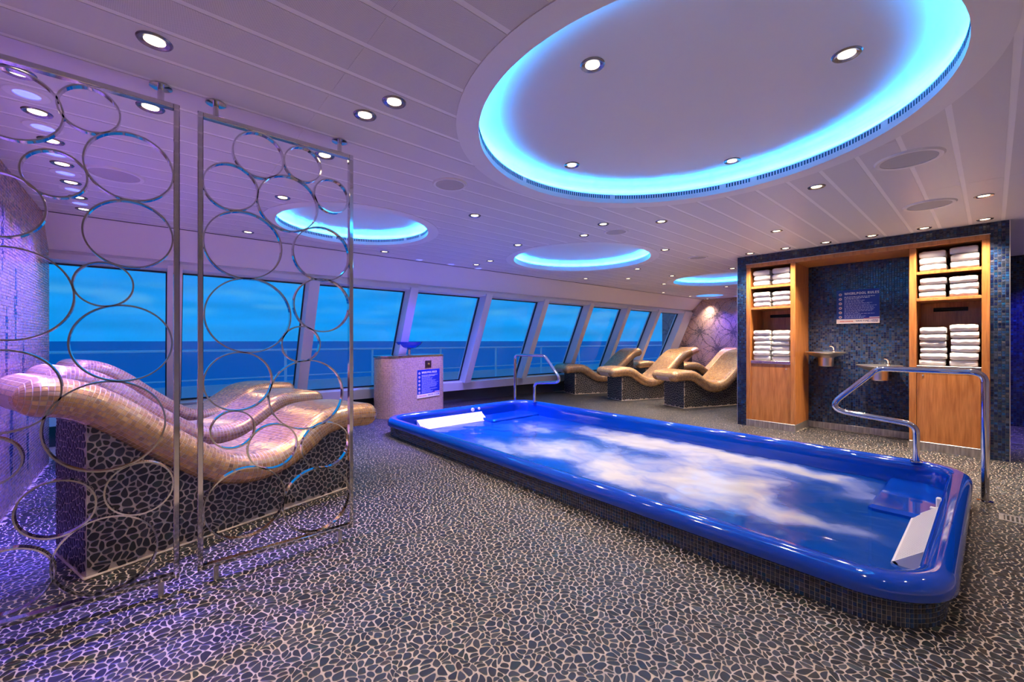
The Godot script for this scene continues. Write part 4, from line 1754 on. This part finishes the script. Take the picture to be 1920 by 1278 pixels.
func build_cabinets() -> void:
	var X := 5.90
	# the mosaic-clad block round the cabinets
	var w := structure("wall_cabinet", "dark blue mosaic wall block around the towel cabinets and fountain niche")
	var mb := MB.new()
	for q in [["side_pier", Vector3(X, 0, -2.221), Vector3(6.85, CEIL + 0.005, -2.112)], ["side_pier", Vector3(X, 0, -0.016), Vector3(6.85, CEIL + 0.005, 0.10)], ["lintel", Vector3(X, 2.092, -2.112), Vector3(6.85, CEIL + 0.005, -0.016)], ["niche_back", Vector3(6.455, 0, -2.112), Vector3(6.85, 2.092, -0.016)]]:
		mb = MB.new()
		mb.bx(q[1], q[2])
		part(w, q[0], mb.mesh(), M.blue_grout)
	var r := RandomNumberGenerator.new()
	r.seed = 101
	var pal := func(_a, _b): return slate_tile(r) if r.randf() < 0.5 else blue_tile(r)
	var deep := func(_a, _b): return blue_tile(r)
	var P := []
	var F := Vector3.LEFT
	P += sheet(Vector3(X - 0.0005, 0.0, -2.221), Vector3(0, 0, 1), Vector3.UP, F, 0.109, CEIL, 0.0235, 0.0235, 0.0026, deep)
	P += sheet(Vector3(X - 0.0005, 0.0, -0.016), Vector3(0, 0, 1), Vector3.UP, F, 0.116, CEIL, 0.0235, 0.0235, 0.0026, pal)
	P += sheet(Vector3(X - 0.0005, 2.092, -2.112), Vector3(0, 0, 1), Vector3.UP, F, 2.096, 0.108, 0.0235, 0.0235, 0.0026, pal)
	P += sheet(Vector3(6.4545, 0.075, -1.58), Vector3(0, 0, 1), Vector3.UP, F, 0.98, 2.017, 0.0235, 0.0235, 0.0026, pal)
	P += sheet(Vector3(X, 0.0, -2.2215), Vector3(1, 0, 0), Vector3.UP, Vector3.FORWARD, 0.95, CEIL, 0.0235, 0.0235, 0.0026, deep)
	P += sheet(Vector3(X, 0.0, 0.1005), Vector3(1, 0, 0), Vector3.UP, Vector3.BACK, 0.95, CEIL, 0.0235, 0.0235, 0.0026, pal)
	mosaic(w, P, M.tile, 0.002, 0.03, 102)
	for q in [[-2.225, X - 0.003], [0.101, X - 0.003]]:
		mb = MB.new()
		mb.bx(Vector3(q[1], 0, q[0] - 0.001), Vector3(q[1] + 0.006, CEIL, q[0] + 0.004))
		part(w, "corner_bead", mb.mesh(), M.steel)
	# niche plinth and fountain
	mb = MB.new()
	mb.bx(Vector3(6.44, 0.0, -1.56), Vector3(6.455, 0.075, -0.60), 0.001)
	var pl := structure("baseboard_niche", "brushed steel baseboard at the back of the fountain niche")
	part(pl, "strip", mb.mesh(), M.brushed_plinth)

	var units := [["left", -2.112, -1.562, "tall wooden towel cabinet left of the drinking fountains"], ["right", -0.563, -0.016, "tall wooden towel cabinet right of the drinking fountains"]]
	for u in units:
		var z0: float = u[1]
		var z1: float = u[2]
		var t := thing("towel_cabinet", u[3], "cabinet", "towel cabinets", Vector3(X, 0, (z0 + z1) / 2.0))
		var h := (z1 - z0) / 2.0
		var fx := -0.012
		var bk := 0.54
		for s in [-1.0, 1.0]:
			mb = MB.new()
			mb.bx(Vector3(fx, 0.086, s * h), Vector3(bk, 2.046, s * (h - 0.052)), 0.003)
			part(t, "upright", mb.mesh(), M.wood)
		mb = MB.new()
		mb.bx(Vector3(bk - 0.12, 0.09, -h + 0.05), Vector3(bk - 0.10, 2.04, h - 0.05))
		part(t, "back_panel", mb.mesh(), M.wood)
		for y in [1.80, 1.532]:
			mb = MB.new()
			mb.bx(Vector3(0.006, y - 0.028, -h + 0.052), Vector3(bk - 0.12, y, h - 0.052), 0.002)
			part(t, "shelf", mb.mesh(), M.wood)
		mb = MB.new()
		mb.bx(Vector3(-0.006, 0.812, -h + 0.052), Vector3(bk - 0.12, 0.852, h - 0.052), 0.003)
		part(t, "counter", mb.mesh(), M.satin_steel, "stone-grey metal shelf edge")
		mb = MB.new()
		mb.bx(Vector3(0.0, 0.09, -h + 0.054), Vector3(0.02, 0.810, h - 0.054), 0.002)
		var door := part(t, "door", mb.mesh(), M.wood)
		mb = MB.new()
		mb.T = Transform3D(Basis(Vector3.BACK, PI / 2), Vector3(0.0, 0.755, h - 0.10 if u[0] == "left" else -h + 0.10))
		mb.lathe(Vector3.ZERO, [Vector2(0.008, 0), Vector2(0.008, 0.004), Vector2(0, 0.004)], 14)
		part(door, "lock", mb.mesh(), M.steel)
		mb = MB.new()
		mb.bx(Vector3(fx - 0.002, 0.0, -h), Vector3(fx + 0.02, 0.087, h), 0.002)
		if u[0] == "left":
			mb.bx(Vector3(fx, 0.0, h - 0.004), Vector3(bk, 0.087, h + 0.002), 0.001)
		else:
			mb.bx(Vector3(fx, 0.0, -h - 0.002), Vector3(bk, 0.087, -h + 0.004), 0.001)
		part(t, "plinth", mb.mesh(), M.brushed_plinth)
		# dark slot in the back panel
		mb = MB.new()
		var sl := PackedVector3Array([Vector3(bk - 0.122, 1.43, -0.125), Vector3(bk - 0.122, 1.43, 0.125)])
		mb.tube(sl, 0.020, 12)
		part(t, "vent_slot", mb.mesh(), M.black_slot)
	var hd := thing("cabinet_header", "wooden header board joining the two towel cabinets", "header", "", Vector3(X, 0, -1.064))
	mb = MB.new()
	mb.bx(Vector3(-0.013, 2.047, -1.048), Vector3(0.54, 2.091, 1.048), 0.003)
	part(hd, "board", mb.mesh(), M.wood)
	mb = MB.new()
	mb.bx(Vector3(-0.016, 2.0905, -1.052), Vector3(-0.001, 2.096, 1.052))
	part(hd, "steel_edge", mb.mesh(), M.steel)
	# towels
	var meshes := []
	for k in 6:
		meshes.append(fold_mesh(201 + k, 0.186, 0.26, [0.070, 0.075, 0.066, 0.080, 0.072, 0.068][k]))
	var hs := [0.070, 0.075, 0.066, 0.080, 0.072, 0.068]
	var rt := RandomNumberGenerator.new()
	rt.seed = 207
	var nth := ["bottom", "second", "third", "fourth", "fifth", "sixth", "topmost"]
	for u in units:
		var zm: float = (u[1] + u[2]) / 2.0
		for sh in [[1.80, 3, "top shelf"], [1.532, 3, "second shelf"], [0.852, 6, "counter"]]:
			for side in 2:
				var y: float = sh[0]
				for k in sh[1]:
					var q := rt.randi() % 6
					var hh: float = hs[q]
					var sc := 1.0
					if sh[1] == 3:
						sc = 0.96 if u[0] == "left" else 1.02
						if hh * sc > 0.076: sc = 0.92
						if sh[0] < 1.6:
							sc *= 0.94
					else:
						sc = 0.92 if u[0] == "right" else 0.88
					var pos: String = "bottom" if k == 0 else ("topmost" if k == sh[1] - 1 else nth[k] + " from the bottom")
					if sh[1] == 3 and k == 1: pos = "middle"
					var o := Node3D.new()
					o.name = numbered("folded_towel")
					add_child(o)
					part(o, "terry_fold", meshes[q], M.towel)
					o.position = Vector3(X + 0.022 + rt.randf_range(-0.008, 0.012), y, zm + (-0.108 if side == 0 else 0.108) + rt.randf_range(-0.006, 0.006))
					o.rotation.y = rt.randf_range(-0.035, 0.035)
					o.scale = Vector3(1, sc, 1.0)
					tag(o, "white folded towel, %s of the %s stack on the %s cabinet's %s" % [pos, "left" if side == 0 else "right", u[0], sh[2]], "towel", "folded towels in the cabinets")
					y += hh * sc + 0.001


func build_fountains() -> void:
	for q in [[-1.347, 0.965, "round steel drinking fountain on the niche wall, the higher left one"], [-0.848, 0.825, "round steel drinking fountain on the niche wall, the lower right one"]]:
		var t := thing("drinking_fountain", q[2], "drinking fountain", "drinking fountains in the niche", Vector3(6.25, q[1], q[0]))
		var mb := MB.new()
		mb.T = Transform3D(Basis.from_scale(Vector3(0.98, 1, 1)), Vector3.ZERO)
		mb.lathe(Vector3.ZERO, [Vector2(0.0, -0.070), Vector2(0.075, -0.066), Vector2(0.15, -0.040), Vector2(0.195, -0.014), Vector2(0.204, -0.004), Vector2(0.204, 0.002), Vector2(0.197, 0.004), Vector2(0.14, -0.022), Vector2(0.06, -0.04), Vector2(0.0, -0.044)], 44)
		part(t, "bowl", mb.mesh(), M.steel)
		mb = MB.new()
		mb.lathe(Vector3(0.04, 0, 0), [Vector2(0.0, -0.175), Vector2(0.072, -0.175), Vector2(0.078, -0.168), Vector2(0.078, -0.06)], 32)
		mb.bx(Vector3(0.05, -0.165, -0.05), Vector3(0.203, -0.06, 0.05), 0.004)
		part(t, "housing", mb.mesh(), M.steel)
		mb = MB.new()
		mb.lathe(Vector3(0.06, 0, 0.075), [Vector2(0.018, -0.02), Vector2(0.018, 0.012), Vector2(0.012, 0.02), Vector2(0.0, 0.02)], 16)
		mb.tube(PackedVector3Array([Vector3(0.06, 0.015, 0.075), Vector3(0.055, 0.055, 0.072), Vector3(0.04, 0.072, 0.058), Vector3(0.02, 0.075, 0.04)]), 0.009, 10)
		part(t, "bubbler", mb.mesh(), M.chrome)


# ------------------------------------------------------------------ rule boards
func board_texture(dark: bool) -> ImageTexture:
	var S := 512
	var im := Image.create(S, S, false, Image.FORMAT_RGB8)
	im.fill(lin(0.0, 0.020, 0.26))
	var r := RandomNumberGenerator.new()
	r.seed = 301
	im.fill_rect(Rect2i(0, 0, 88, 445), lin(0.0, 0.026, 0.20))
	var pale := lin(0.40, 0.42, 0.70)
	var white := lin(0.75, 0.75, 0.82)
	# small print: rows of word-like strokes
	var widths := [360, 300, 190, 245, 230, 330, 300, 380, 350, 360, 345, 330, 180, 355, 200, 260, 235]
	for i in widths.size():
		var y := 100 + i * 20
		var x := 98
		while x < 98 + widths[i]:
			var w := r.randi_range(10, 38)
			im.fill_rect(Rect2i(x, y, mini(w, 98 + widths[i] - x), 8), pale if i > 1 else white)
			x += w + 7
	# round marks down the left
	for k in 6:
		var c := Vector2(48, 62 + k * 70)
		for y in range(int(c.y) - 22, int(c.y) + 23):
			for x in range(26, 71):
				var d := Vector2(x, y).distance_to(c)
				if d < 21:
					im.set_pixel(x, y, lin(0.60, 0.48, 0.55) if d > 10 else lin(0.35, 0.10, 0.16))
	# pale band at the foot
	im.fill_rect(Rect2i(0, 445, S, 67), lin(0.72, 0.66, 0.66))
	im.fill_rect(Rect2i(395, 418, 117, 12), lin(0.55, 0.50, 0.58))
	im.fill_rect(Rect2i(330, 433, 182, 7), lin(0.40, 0.08, 0.12))
	var x := 46
	while x < 200:
		var w := r.randi_range(6, 16)
		im.fill_rect(Rect2i(x, 470, w, 16), lin(0.60, 0.16, 0.12))
		x += w + 5
	im.fill_rect(Rect2i(14, 484, 206, 5), lin(0.60, 0.20, 0.16))
	im.fill_rect(Rect2i(376, 458, 56, 34), lin(0.30, 0.30, 0.50))
	im.fill_rect(Rect2i(432, 458, 66, 34), lin(0.03, 0.04, 0.22))
	return ImageTexture.create_from_image(im)


func text_part(parent: Node3D, called: String, s: String, height: float, at: Vector3, turn: float, m: Material, wide := 1.0) -> void:
	var tm := TextMesh.new()
	var f := SystemFont.new()
	f.font_names = PackedStringArray(["Droid Sans"])
	f.font_weight = 700
	tm.font = f
	tm.text = s
	tm.font_size = 48
	tm.pixel_size = height / 34.0
	tm.depth = 0.0012
	tm.horizontal_alignment = HORIZONTAL_ALIGNMENT_LEFT
	tm.vertical_alignment = VERTICAL_ALIGNMENT_CENTER
	var o := MeshInstance3D.new()
	o.name = called
	o.mesh = tm
	o.set_surface_override_material(0, m)
	parent.add_child(o, true)
	o.position = at
	o.rotation.y = turn
	o.scale = Vector3(wide, 1, 1)


func rule_board(at: Vector3, turn: float, w: float, h: float, label: String, tex: ImageTexture) -> void:
	var t := thing("rules_sign", label, "sign", "", at, turn)
	var m := mat("board_print_%d" % used["rules_sign"], Color.WHITE, 0.3)
	m.albedo_texture = tex
	m.texture_repeat = false
	var mb := MB.new()
	mb.bx(Vector3(-w / 2, -h / 2, 0.0), Vector3(w / 2, h / 2, 0.005), 0.001)
	part(t, "board", mb.mesh(), M.sign_white)
	mb = MB.new()
	var z := 0.0055
	mb.quad_uv(Vector3(-w / 2, -h / 2, z), Vector3(w / 2, -h / 2, z), Vector3(w / 2, h / 2, z), Vector3(-w / 2, h / 2, z), Vector2(0, 1), Vector2(1, 1), Vector2(1, 0), Vector2(0, 0))
	part(t, "print", mb.mesh(), m)
	text_part(t, "title", "WHIRLPOOL RULES", h * 0.068, Vector3(-w / 2 + w * 0.19, h / 2 - h * 0.105, z + 0.0003), 0, M.sign_white, 0.92)
	text_part(t, "slogan", "HAVE FUN", h * 0.042, Vector3(-w / 2 + w * 0.46, -h / 2 + h * 0.072, z + 0.0003), 0, M.sign_ink, 1.0)
	text_part(t, "slogan", "BE SAFE", h * 0.042, Vector3(-w / 2 + w * 0.755, -h / 2 + h * 0.072, z + 0.0003), 0, M.sign_white, 1.0)


# ------------------------------------------------------------------ pedestal with bowl
func build_pedestal() -> void:
	var turn := deg_to_rad(17.7)
	var C := Vector3(3.067, 0, -5.905)
	var t := thing("mosaic_pedestal", "oval gold mosaic pedestal in front of the windows", "pedestal", "", C, turn)
	var hl := 0.40
	var r := 0.235
	var H := 0.865
	var out := PackedVector2Array()
	for k in 25:
		out.append(Vector2(hl, 0) + Vector2.from_angle(-PI / 2 + PI * k / 24) * r)
	for k in 25:
		out.append(Vector2(-hl, 0) + Vector2.from_angle(PI / 2 + PI * k / 24) * r)
	var mb := MB.new()
	mb.slab(out, 0.0, H)
	part(t, "body", mb.mesh(), M.lounger_grout)
	var rr := RandomNumberGenerator.new()
	rr.seed = 401
	var places := []
	var p := 0.0165
	for k in out.size():
		var a := out[k]
		var b := out[(k + 1) % out.size()]
		var len := a.distance_to(b)
		var n := int(max(1, round(len / p)))
		var dir := (b - a) / len
		var nn := Vector3(dir.y, 0, -dir.x)
		for i in n:
			var q := a.lerp(b, (i + 0.5) / n)
			for j in 52:
				places.append([Vector3(q.x, (j + 0.5) * H / 52, q.y), nn, Vector3.UP, len / n - 0.0018, H / 52 - 0.0018, rose_gold_tile(rr)])
	mosaic(t, places, M.gold_tile, 0.0018, 0.04, 402)
	mb = MB.new()
	var big := PackedVector2Array()
	for q in out:
		big.append(q + q.normalized() * 0.012)
	mb.slab(big, H, H + 0.022)
	part(t, "top_plate", mb.mesh(), M.satin_steel)
	mb = MB.new()
	mb.bx(Vector3(0.062, 0.685, r), Vector3(0.20, 0.80, r + 0.008), 0.003)
	var cp := part(t, "control_plate", mb.mesh(), M.bronze_plate, "dark square control plate")
	mb = MB.new()
	mb.T = Transform3D(Basis(Vector3.RIGHT, PI / 2), Vector3(0.133, 0.742, r + 0.008))
	mb.lathe(Vector3.ZERO, [Vector2(0.022, 0), Vector2(0.022, 0.008), Vector2(0.0, 0.009)], 18)
	part(cp, "push_button", mb.mesh(), M.chrome)
	rule_board(C + Basis(Vector3.UP, turn) * Vector3(0.138, 0.452, r + 0.0035), turn, 0.50, 0.425, "blue rules sign fixed to the gold mosaic pedestal", board_texture(false))
	# glass bowl
	var b := thing("glass_bowl", "shallow blue glass bowl on a steel stem standing on the pedestal", "bowl", "", C + Basis(Vector3.UP, turn) * Vector3(-0.03, H + 0.022, 0.0), 0)
	mb = MB.new()
	mb.lathe(Vector3.ZERO, [Vector2(0.05, 0.0), Vector2(0.05, 0.006), Vector2(0.022, 0.012), Vector2(0.022, 0.085), Vector2(0.03, 0.09), Vector2(0.0, 0.09)], 24)
	part(b, "stem", mb.mesh(), M.chrome)
	mb = MB.new()
	mb.lathe(Vector3.ZERO, [Vector2(0.0, 0.088), Vector2(0.06, 0.094), Vector2(0.12, 0.115), Vector2(0.17, 0.15), Vector2(0.205, 0.195), Vector2(0.208, 0.199), Vector2(0.20, 0.199), Vector2(0.162, 0.157), Vector2(0.11, 0.123), Vector2(0.05, 0.104), Vector2(0.0, 0.10)], 40)
	part(b, "bowl_glass", mb.mesh(), M.bowl_glass)


func build_drains() -> void:
	var t := thing("floor_drain", "square steel floor drain beside the whirlpool's right end", "drain", "", Vector3(4.02, 0.003, 0.10))
	var mb := MB.new()
	for q in [[-0.075, -0.075, 0.075, -0.055], [-0.075, 0.055, 0.075, 0.075], [-0.075, -0.055, -0.055, 0.055], [0.055, -0.055, 0.075, 0.055]]:
		mb.bx(Vector3(q[0], -0.004, q[1]), Vector3(q[2], 0.003, q[3]))
	part(t, "frame", mb.mesh(), M.steel)
	mb = MB.new()
	mb.bx(Vector3(-0.055, -0.004, -0.055), Vector3(0.055, -0.002, 0.055))
	part(t, "sump", mb.mesh(), M.black_slot)
	mb = MB.new()
	for k in 6:
		mb.bx(Vector3(-0.055, -0.002, -0.05 + k * 0.018), Vector3(0.055, 0.001, -0.042 + k * 0.018))
	part(t, "grate_bars", mb.mesh(), M.steel, "", "stuff")
	for q in [[7.55, "long slot drain in the passage floor, nearer one"], [7.0, "long slot drain in the passage floor, farther from the blue wall"]]:
		var s := thing("slot_drain", q[1], "drain", "slot drains in the passage", Vector3(q[0], 0.003, 1.0))
		mb = MB.new()
		mb.bx(Vector3(-0.02, -0.003, -0.95), Vector3(0.02, 0.003, 0.95))
		part(s, "slot", mb.mesh(), M.black_slot)
		mb = MB.new()
		mb.bx(Vector3(-0.035, -0.003, -0.95), Vector3(-0.02, 0.004, 0.95))
		mb.bx(Vector3(0.02, -0.003, -0.95), Vector3(0.035, 0.004, 0.95))
		part(s, "edge", mb.mesh(), M.steel)


func _ready() -> void:
	rng.seed = 7
	setup_view()
	make_materials()
	make_tile_mesh()
	build_floor()
	build_ceiling()
	build_walls()
	build_window_wall()
	build_outside()
	build_coves()
	build_lamps()
	build_pool()
	build_loungers()
	build_screens()
	build_cabinets()
	build_pedestal()
	build_handrails()
	build_fountains()
	rule_board(Vector3(6.449, 1.515, -1.07), -PI / 2, 0.405, 0.405, "blue whirlpool rules sign on the dark mosaic niche wall", board_texture(true))
	build_ceiling_discs()
	build_drains()
